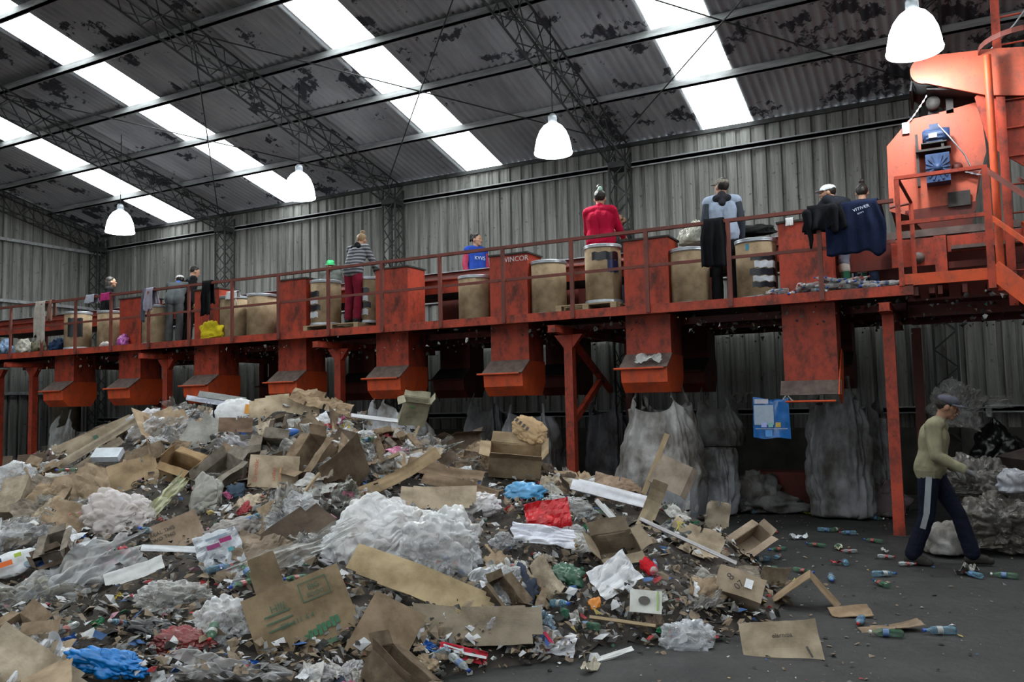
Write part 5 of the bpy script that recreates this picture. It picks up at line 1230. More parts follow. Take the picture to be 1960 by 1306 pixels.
hero('cardboard_strip', 'cardboard', 'curved brown cardboard strip rising over the great white bag', 765, 945, C(21, 170, 26, ((.2, 8), (.4, 8), (.6, 8)), warp=.01, rag=.2, slots=False), 28, .6, .2, (.36, .26, .16, 1))
hero('cardboard_sheet', 'cardboard', 'pale beige long carton panel right behind the great white bag', 835, 980, C(22, 150, 44, ((.25, 20),), warp=.01, rag=.3, slots=False), -3, .75, .14, (.52, .42, .31, 1), 'the pale carton panel')
hero('cardboard_sheet', 'cardboard', 'red stained brown cardboard bag piece below the braced column', 1180, 952, C(23, 92, 58, ((.5, -14),), warp=.03, rag=.5, crush=.015), -12, .6, .08, (.42, .30, .22, 1), 'the red stained cardboard')
hero('cardboard_sheet', 'cardboard', 'plain pinkish grey panel leaning before the largest grey sack', 1276, 945, C(24, 82, 62, ((.8, -40),), warp=.008, rag=.1, slots=False), -28, .75, .2, (.37, .30, .245, 1), 'the pinkish grey panel')
hero('cardboard_sheet', 'cardboard', 'curved beige cardboard standing on edge under the wooden stick', 1240, 1000, C(25, 110, 30, ((.2, 16), (.4, 16), (.6, 16), (.8, 12)), warp=.01, rag=.2, slots=False), 62, .6, .16, (.40, .32, .22, 1))
hero('cardboard_box', 'cardboard box', 'crushed grey-brown box in the right half below the curved cardboard', 1195, 1078, lambda s: box_mesh(26, 80*s, 60*s, 50*s, squash=.35), 15, .3, .0, (.32, .255, .185, 1), 'the crushed grey-brown box')
hero('cardboard_sheet', 'cardboard', 'broad beige cardboard with grease marks on the right flank', 1325, 1052, C(27, 105, 62, ((.5, 18),), warp=.03, rag=.7), -30, .6, .1, (.46, .37, .27, 1), 'the broad beige cardboard')
hero('cardboard_sheet', 'cardboard', 'ribbed torn cardboard standing upright on the right flank', 1360, 1008, C(28, 46, 52, ((.5, 25),), warp=.02, rag=.8), -12, .9, .14, (.36, .30, .23, 1))
hero('cardboard_box', 'cardboard box', 'long open carton jutting out at the right flank of the heap', 1425, 1058, lambda s: box_mesh(29, 85*s, 34*s, 34*s, squash=.08), 38, .45, .03, (.42, .33, .25, 1), 'the jutting carton')
hero('cardboard_box', 'cardboard box', 'string tied crumpled box with handling symbols at lower right', 1408, 1142, lambda s: box_mesh(30, 86*s, 50*s, 70*s, opened=False, squash=.2), -24, .6, -.02, (.38, .30, .22, 1), 'the string tied box', lambda o, s: (mark(o, s, 14, -1, 14, 18, WHT, 70*s+.03), marktext(o, s, -20, 0, 20, '8', INK, 70*s+.03, 60), marktext(o, s, -2, -10, 18, '07', INK, 70*s+.03, 60)))
hero('cardboard_sheet', 'cardboard', 'tent shaped folded brown board on the floor at the right foot', 1545, 1160, C(31, 190, 50, ((.5, -88),), warp=.01, rag=.2, slots=False, a0=44), -20, .1, .12, (.33, .235, .15, 1), 'the tent shaped board')
hero('cardboard_sheet', 'cardboard', 'flat brown sheet right of the tent shaped board', 1628, 1180, C(32, 74, 40, (), warp=.01, rag=.3), -5, .25, .04, (.32, .225, .145, 1))
hero('cardboard_sheet', 'cardboard', 'thin dirty cardboard lying farthest right on the open floor', 1705, 1208, C(33, 120, 34, ((.5, 6),), warp=.02, rag=.6), 4, .1, .03, (.27, .20, .14, 1), 'the farthest right cardboard')
hero('cardboard_sheet', 'cardboard', 'flattened pale box with blurred lettering at the front right corner', 1495, 1252, C(34, 145, 84, (), warp=.02, rag=.25, vfold=(-.1, 12), slots=False), -4, .55, .07, (.36, .29, .21, 1), 'the flattened front right box', lambda o, s: (marktext(o, s, 5, 12, 12, 'elarniba', INK, .025), mark(o, s, 48, -26, 4, 24, INK, .02, ang=15)))
# plastics
def B(seed, w, h, d=.6, **kw): return lambda s: crumple(seed, (w*s/2, h*s/2, max(w, h)*s/2*d), **kw)
def Fm(seed, w, h, **kw): return lambda s: filmsheet(seed, w*s, h*s, **kw)
hero('plastic_bag', 'bag', 'great crumpled white plastic bag in the centre foreground', 735, 1058, B(41, 215, 185, .5, res=5, flat=.7, rough=.3, mat=MAT['milky'], ridge=.14), 5, .6, .12, (.86, .86, .9, 1), 'the great white bag')
hero('plastic_bag', 'bag', 'big clear plastic bag pressed against the right side of the great white bag', 850, 1078, B(42, 170, 150, .5, res=5, flat=.7, rough=.35, mat=MAT['clear'], ridge=.16), -8, .6, .12, (.85, .86, .9, 1))
hero('plastic_film', 'plastic film', 'long twisted clear film trailing from the great white bag to lower left', 555, 1105, Fm(43, 260, 46, amp=.05, mat=MAT['clear'], jag=.25, fold=4), 33, .6, .2, (.78, .8, .8, 1), 'the twisted clear film')
hero('plastic_bag', 'bag', 'dusty pinkish white plastic bundle on the left slope', 232, 1000, B(44, 140, 120, .5, res=5, flat=.75, rough=.3, mat=MAT['milky'], ridge=.13), 0, .5, .05, (.66, .6, .6, 1), 'the dusty white bundle')
hero('plastic_film', 'plastic film', 'long translucent film spread over the lower left of the heap', 148, 1140, Fm(45, 240, 90, amp=.10, mat=MAT['milky'], jag=.4, fold=5), 42, .6, .16, (.62, .64, .67, 1), 'the long translucent film')
hero('plastic_film', 'plastic film', 'brownish clear film crumpled at the left edge below the coloured sack', 60, 1165, Fm(46, 150, 80, amp=.12, mat=MAT['clear'], jag=.4), 12, .5, .12, (.5, .48, .44, 1))
hero('plastic_bag', 'bag', 'dirty clear bag behind the rounded clear bag at front left', 340, 1160, B(47, 150, 75, .5, res=5, flat=.6, mat=MAT['clear'], ridge=.18), 5, .5, .06, (.6, .6, .6, 1))
hero('plastic_bag', 'bag', 'rounded clear bag left of the green printed box', 430, 1212, B(48, 110, 105, .5, res=5, flat=.75, mat=MAT['clear'], ridge=.15, neck=.5), -30, .5, .08, (.75, .76, .8, 1), 'the rounded clear bag')
hero('plastic_bag', 'bag', 'dusty grey bag full of scraps right of the stamped sheet', 452, 1030, B(49, 120, 68, .5, res=5, flat=.65, mat=MAT['milky'], ridge=.14), 12, .5, .04, (.34, .31, .30, 1))
hero('plastic_bag', 'bag', 'upright greyish plastic bag below the white sack', 395, 968, B(50, 58, 98, .5, res=4, flat=.6, mat=MAT['milky'], ridge=.12), 4, .7, .08, (.42, .41, .38, 1))
hero('plastic_bag', 'bag', 'pointed white plastic bag above the red square bag, to its left', 893, 988, B(51, 125, 75, .5, res=5, flat=.6, mat=MAT['milky'], ridge=.16, neck=.3), 20, .5, .08, (.80, .78, .82, 1), 'the pointed white bag')
hero('plastic_bag', 'bag', 'sky blue plastic bag in the upper right of the heap', 1003, 958, B(52, 84, 44, .5, res=4, flat=.7, mat=MAT['gloss'], ridge=.14), 3, .5, .08, (.09, .35, .66, 1), 'the sky blue bag')
hero('plastic_bag', 'bag', 'shiny red square plastic bag', 1046, 1017, C(53, 86, 60, (), warp=.03, rag=.1, crush=.02, mat=MAT['gloss'], th=.02, slots=False), 8, .75, .14, (.62, .012, .02, 1), 'the red square bag')
hero('plastic_bag', 'bag', 'dusty clear bag between the sky blue and the red square bag', 1085, 982, B(54, 105, 52, .5, res=5, flat=.6, mat=MAT['clear'], ridge=.18), -6, .5, .06, (.55, .56, .58, 1))
hero('plastic_bag', 'bag', 'dark green crumpled bag in the right foreground', 1085, 1122, B(55, 66, 50, .5, res=4, flat=.6, mat=MAT['gloss'], ridge=.2), -20, .5, .08, (.04, .12, .07, 1), 'the dark green bag')
hero('plastic_bag', 'bag', 'bluish see-through bag on the floor edge in the centre right', 1022, 1208, B(56, 82, 66, .5, res=5, flat=.7, mat=MAT['clear'], ridge=.18), 0, .5, .06, (.25, .40, .55, 1), 'the bluish bag')
hero('plastic_bag', 'bag', 'clear crinkled bag left of the bluish one', 945, 1212, B(57, 66, 56, .5, res=4, flat=.6, mat=MAT['clear'], ridge=.2), 10, .5, .05, (.6, .6, .7, 1))
hero('plastic_bag', 'bag', 'bright blue plastic bag at the bottom left', 212, 1290, B(58, 145, 62, .5, res=5, flat=.65, mat=MAT['gloss'], ridge=.16), -5, .4, .06, (.0, .20, .62, 1), 'the bright blue bag')
hero('plastic_bag', 'bag', 'maroon and orange foil bag right of the bright blue one', 345, 1245, B(59, 120, 66, .4, res=5, flat=.6, mat=MAT['gloss'], ridge=.2), 8, .5, .05, (.22, .03, .03, 1), 'the maroon foil bag')
hero('plastic_bag', 'bag', 'black glossy bag between the bright blue and the maroon bag', 290, 1215, B(60, 90, 50, .4, res=4, flat=.5, mat=MAT['gloss'], ridge=.2), 0, .4, .04, (.012, .012, .014, 1))
hero('plastic_bag', 'bag', 'transparent bag standing alone at the front right edge', 1312, 1240, B(61, 100, 95, .5, res=5, flat=.65, mat=MAT['clear'], ridge=.16, neck=.3), -25, .5, .05, (.62, .65, .72, 1), 'the lone transparent bag')
hero('plastic_bag', 'bag', 'black rubbish bag with yellow strands on the right flank', 1290, 1032, B(62, 72, 62, .5, res=4, flat=.5, mat=MAT['gloss'], ridge=.16), 20, .5, .06, (.014, .016, .016, 1), None, lambda o, s: [mark(o, s, -6+i*4, -6+i*3, 16, 1.5, (.5, .45, .05, 1), .14, 'yellow_strand', 40+i*35) for i in range(4)])
hero('plastic_film', 'plastic film', 'white film spread below the rounded clear bag at the front edge', 440, 1296, Fm(63, 200, 40, amp=.06, mat=MAT['milky'], jag=.3), 4, .4, .05, (.62, .62, .64, 1))
hero('plastic_film', 'plastic film', 'dark dusty film hanging in a fold left of the curved brown strip', 660, 985, Fm(64, 70, 90, amp=.1, mat=MAT['clear'], jag=.3), -30, .6, .1, (.4, .41, .38, 1))
hero('plastic_film', 'plastic film', 'pale yellow ribbon of film hanging right of the dusty white bundle', 322, 975, Fm(65, 24, 95, n=16, amp=.04, mat=MAT['milky'], jag=.3), -32, .7, .14, (.75, .76, .5, 1))
# paper and boards
def s_sack(o, s): mark(o, s, 20, 10, 20, 18, (.72, .33, .07, 1), .05, 'orange_label'); marktext(o, s, 10, -8, 9, 'PACK', INK, .05, 8); marktext(o, s, 8, -15, 8, 'ONLY', INK, .05, 8)
hero('paper_sack', 'sack', 'white sack with an orange label on top of the heap', 458, 806, B(71, 86, 62, .32, res=5, flat=.5, rough=.12, mat=MAT['matte'], ridge=.05), -3, .8, .1, (.80, .80, .82, 1), 'the white sack', s_sack)
hero('paper_bag', 'bag', 'brown paper bag with dark printed side on top of the open tan box', 1008, 850, B(72, 80, 62, .42, res=5, flat=.8, rough=.2, mat=MAT['matte'], ridge=.10), -38, .5, .16, (.44, .30, .17, 1), 'the brown paper bag', lambda o, s: [mark(o, s, -26+i*9, -14-i*1., 5, 9, INK, .13, 'printed_mark', 10) for i in range(4)])
hero('newspaper', 'newspaper', 'crumpled newspaper with magenta headline in the left centre', 420, 1085, lambda s: paper_mesh(73, 82*s, 72*s, crush=.03), 28, .7, .14, (.62, .65, .70, 1), 'the newspaper', lambda o, s: [mark(o, s, a, b, w, h, c, .035) for (a, b, w, h, c) in ((14, 10, 22, 9, (.30, .03, .13, 1)), (-10, 4, 24, 9, (.25, .05, .15, 1)), (18, -12, 10, 8, (.08, .3, .35, 1)), (0, 20, 40, 5, (.25, .3, .38, 1)))])
hero('foam_board', 'board', 'long white panel lying in the upper right of the heap', 1165, 968, C(74, 150, 26, (), warp=.01, rag=.2, th=.02, mat=MAT['matte'], slots=False), -18, .6, .14, (.78, .78, .84, 1), 'the long white panel')
hero('foam_board', 'board', 'short white bracket shaped board below the long white panel', 1160, 1003, C(75, 66, 12, (), warp=.005, rag=.1, th=.02, mat=MAT['matte'], slots=False), -52, .7, .12, (.70, .70, .72, 1))
hero('paper_sheet', 'paper', 'large white paper spread below the red square bag', 1030, 1052, lambda s: paper_mesh(76, 120*s, 40*s, crush=.03), -4, .6, .14, (.82, .83, .92, 1), 'the large white paper')
hero('paper_sheet', 'paper', 'angular white sheet in the right foreground beside the dark green bag', 1180, 1130, lambda s: paper_mesh(77, 84*s, 66*s, crush=.03), 30, .65, .12, (.80, .80, .84, 1), 'the angular white sheet')
def MBdisc(o, s, x, y, a, b, col, z=.012):
    mb = MB(); n = 20; mb.add([(a*s*math.cos(2*math.pi*i/n), b*s*math.sin(2*math.pi*i/n), 0) for i in range(n)], [tuple(range(n))]); q = mb.build('round_hole', MAT['print'], o); q.location = (x*s, y*s, z); q.color = col
def s_hole(o, s): MBdisc(o, s, -3, 1, 11, 8, (.12, .11, .10, 1)); mark(o, s, 22, 2, 3, 36, (.35, .5, .15, 1))
hero('card_sleeve', 'paper', 'white square sleeve with a round hole in the right foreground', 1233, 1178, C(78, 60, 42, (), warp=.004, rag=0, mat=MAT['matte'], slots=False), -6, .75, .14, (.66, .66, .62, 1), 'the holed square sleeve', s_hole)
hero('foam_strip', 'board', 'narrow white strip left of the newspaper', 330, 1085, C(79, 100, 13, (), warp=.004, rag=.1, th=.02, mat=MAT['matte'], slots=False), 4, .6, .14, (.72, .74, .78, 1))
hero('paper_board', 'board', 'dirty white board lying below the narrow white strip', 266, 1130, C(80, 105, 30, ((.7, 12),), warp=.01, rag=.6, th=.01, mat=MAT['matte'], slots=False), 28, .6, .14, (.66, .66, .66, 1), 'the dirty white board')
hero('foam_tray', 'tray', 'white foam tray wrapped in film on the left flank', 214, 893, lambda s: box_mesh(81, 52*s, 28*s, 12*s, mat=MAT['matte'], opened=False, squash=.03), 0, .3, .12, (.62, .66, .72, 1), 'the foam tray')
hero('metal_sheet', 'board', 'thin bright metal panel lying at the top left of the heap', 398, 783, C(82, 82, 10, (), warp=.003, rag=0, th=.015, mat=MAT['gloss'], slots=False), -4, .8, .12, (.62, .66, .78, 1), 'the metal panel')
hero('metal_sheet', 'board', 'grey sheet behind the bright metal panel on the summit', 428, 775, C(83, 90, 14, (), warp=.003, rag=0, th=.015, mat=MAT['matte'], slots=False), -5, .6, .12, (.27, .28, .27, 1))
hero('fertiliser_sack', 'sack', 'white sack with orange and green print at the left edge', 35, 1100, B(84, 105, 52, .3, res=4, flat=.5, rough=.15, mat=MAT['gloss'], ridge=.06), 30, .6, .1, (.68, .70, .74, 1), 'the coloured sack', lambda o, s: [mark(o, s, a, b, w, h, c, .085) for (a, b, w, h, c) in ((-14, -4, 30, 10, (.65, .13, .03, 1)), (12, 6, 12, 8, (.35, .45, .06, 1)), (-20, 6, 10, 8, (.04, .05, .12, 1)))])
hero('paper_bag', 'bag', 'flattened red and white shopping bag with string handles at the front', 885, 1262, C(85, 95, 24, ((.4, -8),), warp=.02, rag=.1, mat=MAT['matte'], slots=False), -10, .7, .05, (.50, .03, .05, 1), 'the red shopping bag', lambda o, s: (mark(o, s, 0, -2, 90, 5, WHT, .03, 'white_stripe'), mark(o, s, -20, 4, 40, 3, WHT, .03, 'white_stripe', -6)))
hero('printed_paper', 'paper', 'torn white poster with red and blue stripes below the bluish bag', 1062, 1242, lambda s: paper_mesh(86, 76*s, 46*s, crush=.03), -12, .6, .05, (.72, .72, .76, 1), 'the striped poster', lambda o, s: (mark(o, s, -14, 0, 30, 6, (.5, .03, .08, 1), .04, 'red_stripe', -45), mark(o, s, -20, -5, 28, 7, (.05, .1, .3, 1), .04, 'blue_stripe', -45)))
hero('foam_strip', 'board', 'white strip lying on the floor in front of the heap', 1172, 1262, C(87, 88, 11, (), warp=.004, rag=.1, th=.012, mat=MAT['matte'], slots=False), 22, .4, .03, (.68, .68, .68, 1))
hero('foam_strip', 'board', 'white tube-like strip below the pulled up whitish sack', 712, 823, C(88, 100, 8, (), warp=.003, rag=0, th=.02, mat=MAT['matte'], slots=False), 4, .6, .16, (.75, .76, .8, 1))
hero('edging_strip', 'strip', 'long thin white edged strip running down the right flank', 1300, 1068, C(89, 195, 7, (), warp=.003, rag=0, th=.012, mat=MAT['matte'], slots=False), -27, .6, .18, (.55, .53, .55, 1))
def stickmesh(L, w, mat):
    mb = MB(); mb.box(-L/2, L/2, -w/2, w/2, -w/2, w/2); return mb.mesh('stick', mat)
hero('wooden_stick', 'stick', 'pale square wooden batten standing up before the largest grey sack', 1240, 925, lambda s: stickmesh(125*s, 10*s, MAT['wood']), 66, .85, .22, short='the wooden batten')
hero('wooden_stick', 'stick', 'second shorter batten beside the pale square one', 1252, 945, lambda s: stickmesh(75*s, 10*s, MAT['wood']), 72, .85, .2)
hero('wooden_stick', 'stick', 'thin brown stick in the right foreground under the holed sleeve', 1190, 1206, lambda s: stickmesh(125*s, 6*s, MAT['wood']), -10, .5, .08)
hero('cloth_scrap', 'cloth', 'bright red cloth scrap left of the string tied box', 1240, 1110, B(90, 30, 44, .4, res=4, flat=.5, mat=MAT['matte'], ridge=.2), 25, .6, .1, (.55, .015, .025, 1), 'the red cloth scrap')
hero('cloth_scrap', 'cloth', 'dark blue rag left of the red printed carton', 452, 955, B(91, 40, 34, .4, res=4, flat=.5, mat=MAT['matte'], ridge=.2), 0, .6, .08, (.06, .09, .13, 1))
hero('plastic_wrapper', 'wrapper', 'orange and yellow plastic piece right of the brown sheet', 1137, 1172, B(92, 30, 24, .4, res=3, flat=.5, mat=MAT['gloss'], ridge=.2), 30, .6, .08, (.75, .25, .02, 1), 'the orange plastic piece')
hero('plastic_wrapper', 'wrapper', 'red glossy ribbon left of the dirty white board', 247, 1085, B(93, 50, 18, .4, res=3, flat=.5, mat=MAT['gloss'], ridge=.2), -30, .6, .1, (.5, .01, .03, 1))
hero('detergent_bottle', 'bottle', 'blue and white squeeze bottle right of the white sack', 540, 846, B(94, 62, 18, .4, res=4, flat=.6, rough=.1, mat=MAT['gloss'], ridge=.03), 20, .6, .1, (.03, .12, .42, 1))
hero('plastic_jug', 'jug', 'small white plastic jug above the red printed carton', 458, 918, B(95, 22, 30, .7, res=4, flat=.8, rough=.1, mat=MAT['gloss'], ridge=.02), 20, .6, .1, (.6, .66, .74, 1))
hero('green_stained_carton', 'cardboard', 'dirty carton with green paint marks at the right shoulder of the summit', 787, 808, lambda s: box_mesh(96, 50*s, 30*s, 46*s, squash=.35), 10, .3, .0, (.36, .33, .24, 1), 'the green marked carton', lambda o, s: mark(o, s, -5, -16, 12, 3, (.05, .35, .06, 1), 40*s, 'green_mark'))
# ---- litter that nobody could count
rnd = random.Random(11)
cols = [('white', (.6, .6, .62, 1), 12), ('brown', (.24, .18, .125, 1), 34), ('grey', (.22, .215, .21, 1), 18), ('dark', (.03, .028, .026, 1), 28), ('blue', (.06, .13, .3, 1), 2), ('red', (.36, .04, .045, 1), 2), ('green', (.05, .16, .1, 1), 1), ('yellow', (.45, .36, .12, 1), 1), ('pink', (.4, .2, .25, 1), 1)]
lm = [simple('litter_'+c[0], c[1], .7, var=.3, scale=20) for c in cols]; wts = [c[2] for c in cols]
def shard(mb, p, n, s, mi):
    F = frame(p, 0, rnd.uniform(0, 360), n); k = rnd.choice((3, 4, 4, 5)); a0 = rnd.uniform(0, 6); v = [p+F @ Vector((0, 0, s*rnd.uniform(.1, .5)))]
    ar = rnd.uniform(.3, 1)
    for i in range(k):
        a = a0+2*math.pi*i/k; r = s*rnd.uniform(.6, 1.1); v.append(p+F @ Vector((r*math.cos(a), r*math.sin(a)*ar, s*rnd.uniform(-.25, .3))))
    mb.add(v, [(0, i+1, (i+1) % k+1) for i in range(k)], mi)
mb = MB(); cnt = 0
while cnt < 15000:
    if rnd.random() < .5: x, y = rnd.uniform(-14.5, -.6), rnd.uniform(2.0, 10.0)
    else:
        p = onheap(rnd.uniform(0, 1600), rnd.uniform(790, 1305))
        if p is None: continue
        x, y = p.x, p.y
    h = hgt(x, y)
    if h < .01: continue
    n = (hnorm(x, y)+Vector((rnd.uniform(-.9, .9), rnd.uniform(-.9, .9), rnd.uniform(-.2, .5)))).normalized()
    shard(mb, Vector((x, y, h+rnd.uniform(-.01, .07))), n, rnd.choice((.015, .02, .03, .04, .06)), rnd.choices(range(len(cols)), wts)[0]); cnt += 1
tag(mb.build('litter', lm), 'small torn scraps of paper, card and plastic covering the heap', 'litter', None, 'stuff')
mb = MB()
for i in range(2600):
    x, y = rnd.uniform(-4.5, 1.4), rnd.uniform(4.3, 13.5)
    if hgt(x, y) > .02 and rnd.random() < .8: continue
    edge = min(abs(x-c[0])+abs(y-c[1]) for c in CP_[15:26])
    if rnd.random() > (math.exp(-edge/1.2)+.12): continue
    shard(mb, Vector((x, y, .008)), Vector((rnd.uniform(-.2, .2), rnd.uniform(-.2, .2), 1)).normalized(), rnd.choice((.008, .012, .02, .03)), rnd.choices(range(len(cols)), wts)[0])
tag(mb.build('floor_litter', lm), 'tiny scraps scattered over the dark floor around the heap', 'litter', None, 'stuff')
mb = MB()   # fluff and scraps caught under the deck edge
for i in range(2600):
    x = rnd.uniform(-18, 2.4); y = rnd.uniform(10.62, 13.8); z = DZ-rnd.choice((.12, .14, .2, .3))-rnd.random()**2*.1
    shard(mb, Vector((x, y, z)), Vector((rnd.uniform(-1, 1), -1, rnd.uniform(-.3, .3))).normalized(), rnd.choice((.01, .016, .026, .045)), rnd.choices(range(len(cols)), [14, 14, 24, 46, 0, 1, 1, 1, 0])[0])
tag(mb.build('caught_scraps', lm), 'dusty scraps and fluff caught on the beams under the platform', 'litter', None, 'stuff')
# ---- countable refuse: prototypes copied one by one over the heap
rnd = random.Random(5)
PR = {}
def proto(kind, makers): PR[kind] = [m() for m in makers]
def shades(*c): return c
proto('cardboard_sheet', [(lambda i=i: card_mesh(200+i, rnd.uniform(.8, 1.1), rnd.uniform(.5, .8), [(rnd.uniform(.2, .8), rnd.choice((-1, 1))*rnd.uniform(8, 60)) for _ in range(rnd.randint(0, 3))], warp=rnd.uniform(.01, .05), rag=rnd.uniform(.3, .9), crush=rnd.choice((0, 0, .03, .05)), th=.009, vfold=rnd.choice((None, (rnd.uniform(-.2, .2), rnd.uniform(-50, 50)))))) for i in range(14)])
proto('crushed_box', [(lambda i=i: box_mesh(300+i, 1, rnd.uniform(.5, .8), rnd.uniform(.35, .7), opened=i % 3 != 0, squash=rnd.uniform(.2, .5))) for i in range(8)])
proto('plastic_bag', [(lambda i=i: crumple(400+i, (.5, rnd.uniform(.3, .45), .4), 4, rnd.uniform(.5, .8), rnd.uniform(.3, .45), rnd.choice((0, 0, .4)), MAT['clear'] if i % 2 else MAT['milky'], .17)) for i in range(8)])
proto('coloured_bag', [(lambda i=i: crumple(440+i, (.5, rnd.uniform(.25, .4), .35), 4, rnd.uniform(.5, .7), .4, 0, MAT['gloss'], .2)) for i in range(4)])
proto('plastic_film', [(lambda i=i: filmsheet(500+i, 1, rnd.uniform(.3, .6), 24, .12, MAT['clear'] if i % 2 else MAT['milky'], jag=.4)) for i in range(6)])
proto('cardboard_wad', [(lambda i=i: crumple(800+i, (.5, rnd.uniform(.35, .5), .4), 4, rnd.uniform(.35, .6), .55, 0, MAT['card'], .3)) for i in range(6)])
proto('paper_sheet', [(lambda i=i: paper_mesh(600+i, 1, rnd.uniform(.5, .9), crush=rnd.uniform(.06, .14), n=14)) for i in range(8)])
proto('plastic_wrapper', [(lambda i=i: paper_mesh(650+i, 1, rnd.uniform(.35, .7), MAT['gloss'], crush=rnd.uniform(.1, .2), n=12)) for i in range(6)])
proto('cloth_rag', [(lambda i=i: crumple(700+i, (.5, .35, .3), 4, .5, .5, 0, MAT['matte'], .25)) for i in range(3)])
proto('foam_piece', [(lambda i=i: box_mesh(720+i, 1, .5, .12, mat=MAT['matte'], opened=False, squash=.06)) for i in range(3)])
proto('wooden_lath', [lambda: stickmesh(1, .05, MAT['wood'])])
BROWNS = [((.38, .285, .195, 1), 'tan'), ((.29, .212, .145, 1), 'brown'), ((.20, .15, .105, 1), 'dark brown'), ((.43, .355, .27, 1), 'beige'), ((.28, .24, .20, 1), 'grey-brown'), ((.12, .09, .068, 1), 'wet dark')]
CLR = [((.52, .53, .56, 1), 'clear'), ((.34, .33, .32, 1), 'dusty'), ((.66, .66, .70, 1), 'whitish')]
COLS = [((.02, .12, .45, 1), 'blue'), ((.5, .02, .03, 1), 'red'), ((.03, .2, .09, 1), 'green'), ((.6, .45, .05, 1), 'yellow'), ((.6, .6, .65, 1), 'silver'), ((.012, .012, .014, 1), 'black'), ((.5, .12, .25, 1), 'pink'), ((.7, .7, .74, 1), 'white'), ((.6, .2, .03, 1), 'orange')]
WHS = [((.74, .75, .79, 1), 'white'), ((.56, .55, .53, 1), 'off-white'), ((.45, .43, .40, 1), 'dirty grey')]
SPEC = [('cardboard_wad', 'cardboard', 'crumpled cardboard wad', BROWNS, (.14, .4), 150, .4), ('cardboard_sheet', 'cardboard', 'cardboard sheet', BROWNS, (.28, .9), 258, .55), ('crushed_box', 'cardboard box', 'crushed cardboard box', BROWNS, (.2, .48), 62, .3),
        ('plastic_bag', 'bag', 'plastic bag', CLR, (.2, .65), 110, .4), ('coloured_bag', 'bag', 'plastic bag', COLS, (.15, .4), 50, .4), ('plastic_film', 'plastic film', 'strip of plastic film', CLR, (.25, .8), 100, .5),
        ('paper_sheet', 'paper', 'paper sheet', WHS, (.1, .42), 240, .6), ('plastic_wrapper', 'wrapper', 'plastic wrapper', COLS, (.08, .25), 150, .5), ('cloth_rag', 'cloth', 'crumpled rag', [((.05, .06, .09, 1), 'dark blue'), ((.2, .18, .16, 1), 'grey'), ((.3, .05, .06, 1), 'maroon')], (.15, .4), 26, .4),
        ('foam_piece', 'board', 'foam board', WHS, (.15, .45), 24, .5), ('wooden_lath', 'stick', 'wooden lath', [((1, 1, 1, 1), 'thin')], (.3, .9), 18, .5)]
heads = [p for _, p in LAND]
placed = {}; proto_used = set(); allf = []
def rel(p):
    best = min(LAND, key=lambda L: (L[1]-p).length); d = p-best[1]; D = d.length
    if D < .22: w = 'right beside'
    else:
        # seen from the viewer's side of the hall
        a = d.x*_r.x+d.y*_r.y; b = d.x*_f.x+d.y*_f.y
        w = ('right of' if a > 0 else 'left of') if abs(a) > abs(b) else ('behind' if b > 0 else 'in front of')
        if D > .8: w = 'well '+w
    return w+' '+best[0]
for (nm, cat, desc, pal, (s0, s1_), cnt, k) in SPEC:
    made = 0; tries = 0
    while made < cnt and tries < cnt*60:
        tries += 1
        if rnd.random() < .62:
            p = onheap(rnd.uniform(-10, 1600), rnd.uniform(765, 1330)) if rnd.random() < .6 else (onheap(rnd.uniform(180, 900), rnd.uniform(765, 930)) if rnd.random() < .5 else onheap(rnd.uniform(0, 760), rnd.uniform(960, 1320)))
            if p is None: continue
        else:
            x, y = rnd.uniform(-13.5, -.7), rnd.uniform(2.4, 9.2); p = Vector((x, y, hgt(x, y)))
        if hgt(p.x, p.y) < .03: continue
        s = s0*(s1_/s0)**(rnd.random()**1.3)
        sx = (p-CAM).dot(_f)
        if sx < 4.2: s = min(s, .5)
        # large pieces stay clear of the pieces already laid out by hand
        dmin = min((q-p).length for q in heads)
        dv_ = p-CAM; qx = 980+FPX*dv_.dot(_r)/sx; qy = 653-FPX*dv_.dot(_u)/sx; sp_ = s*FPX/sx*.22
        if any(sx < hb[4]+.35 and abs(qx-hb[0]) < hb[2]*.72+sp_ and abs(qy-hb[1]) < hb[3]*.72+sp_ for hb in HB) and s > .1: continue
        n = (hnorm(p.x, p.y)+Vector((rnd.uniform(-.55, .55), rnd.uniform(-.7, .3), 0))).normalized()
        F = frame(p, rnd.uniform(0, k), rnd.uniform(0, 360), n)
        pr = rnd.randrange(len(PR[nm])); me = PR[nm][pr]; c, cn = rnd.choice(pal)
        j_ = rnd.uniform(.85, 1.15); c = (c[0]*j_, c[1]*j_, c[2]*j_, 1)
        o = bpy.data.objects.new(nm, me); COL.objects.link(o); o.color = c
        top_ = p.z
        lift = {'cardboard_sheet': .05, 'crushed_box': .0, 'plastic_bag': .06, 'coloured_bag': .05, 'plastic_film': .09, 'paper_sheet': .06, 'plastic_wrapper': .05}.get(nm, .04)
        o.matrix_world = M4(p+hnorm(p.x, p.y)*lift, F) @ Matrix.Scale(s, 4)
        sz = 'small' if s < s0*(s1_/s0)**.33 else ('large' if s > s0*(s1_/s0)**.7 else 'mid-sized')
        allf.append((o, '%s %s %s %s' % (sz, cn, desc, rel(p)), cat, desc)); made += 1
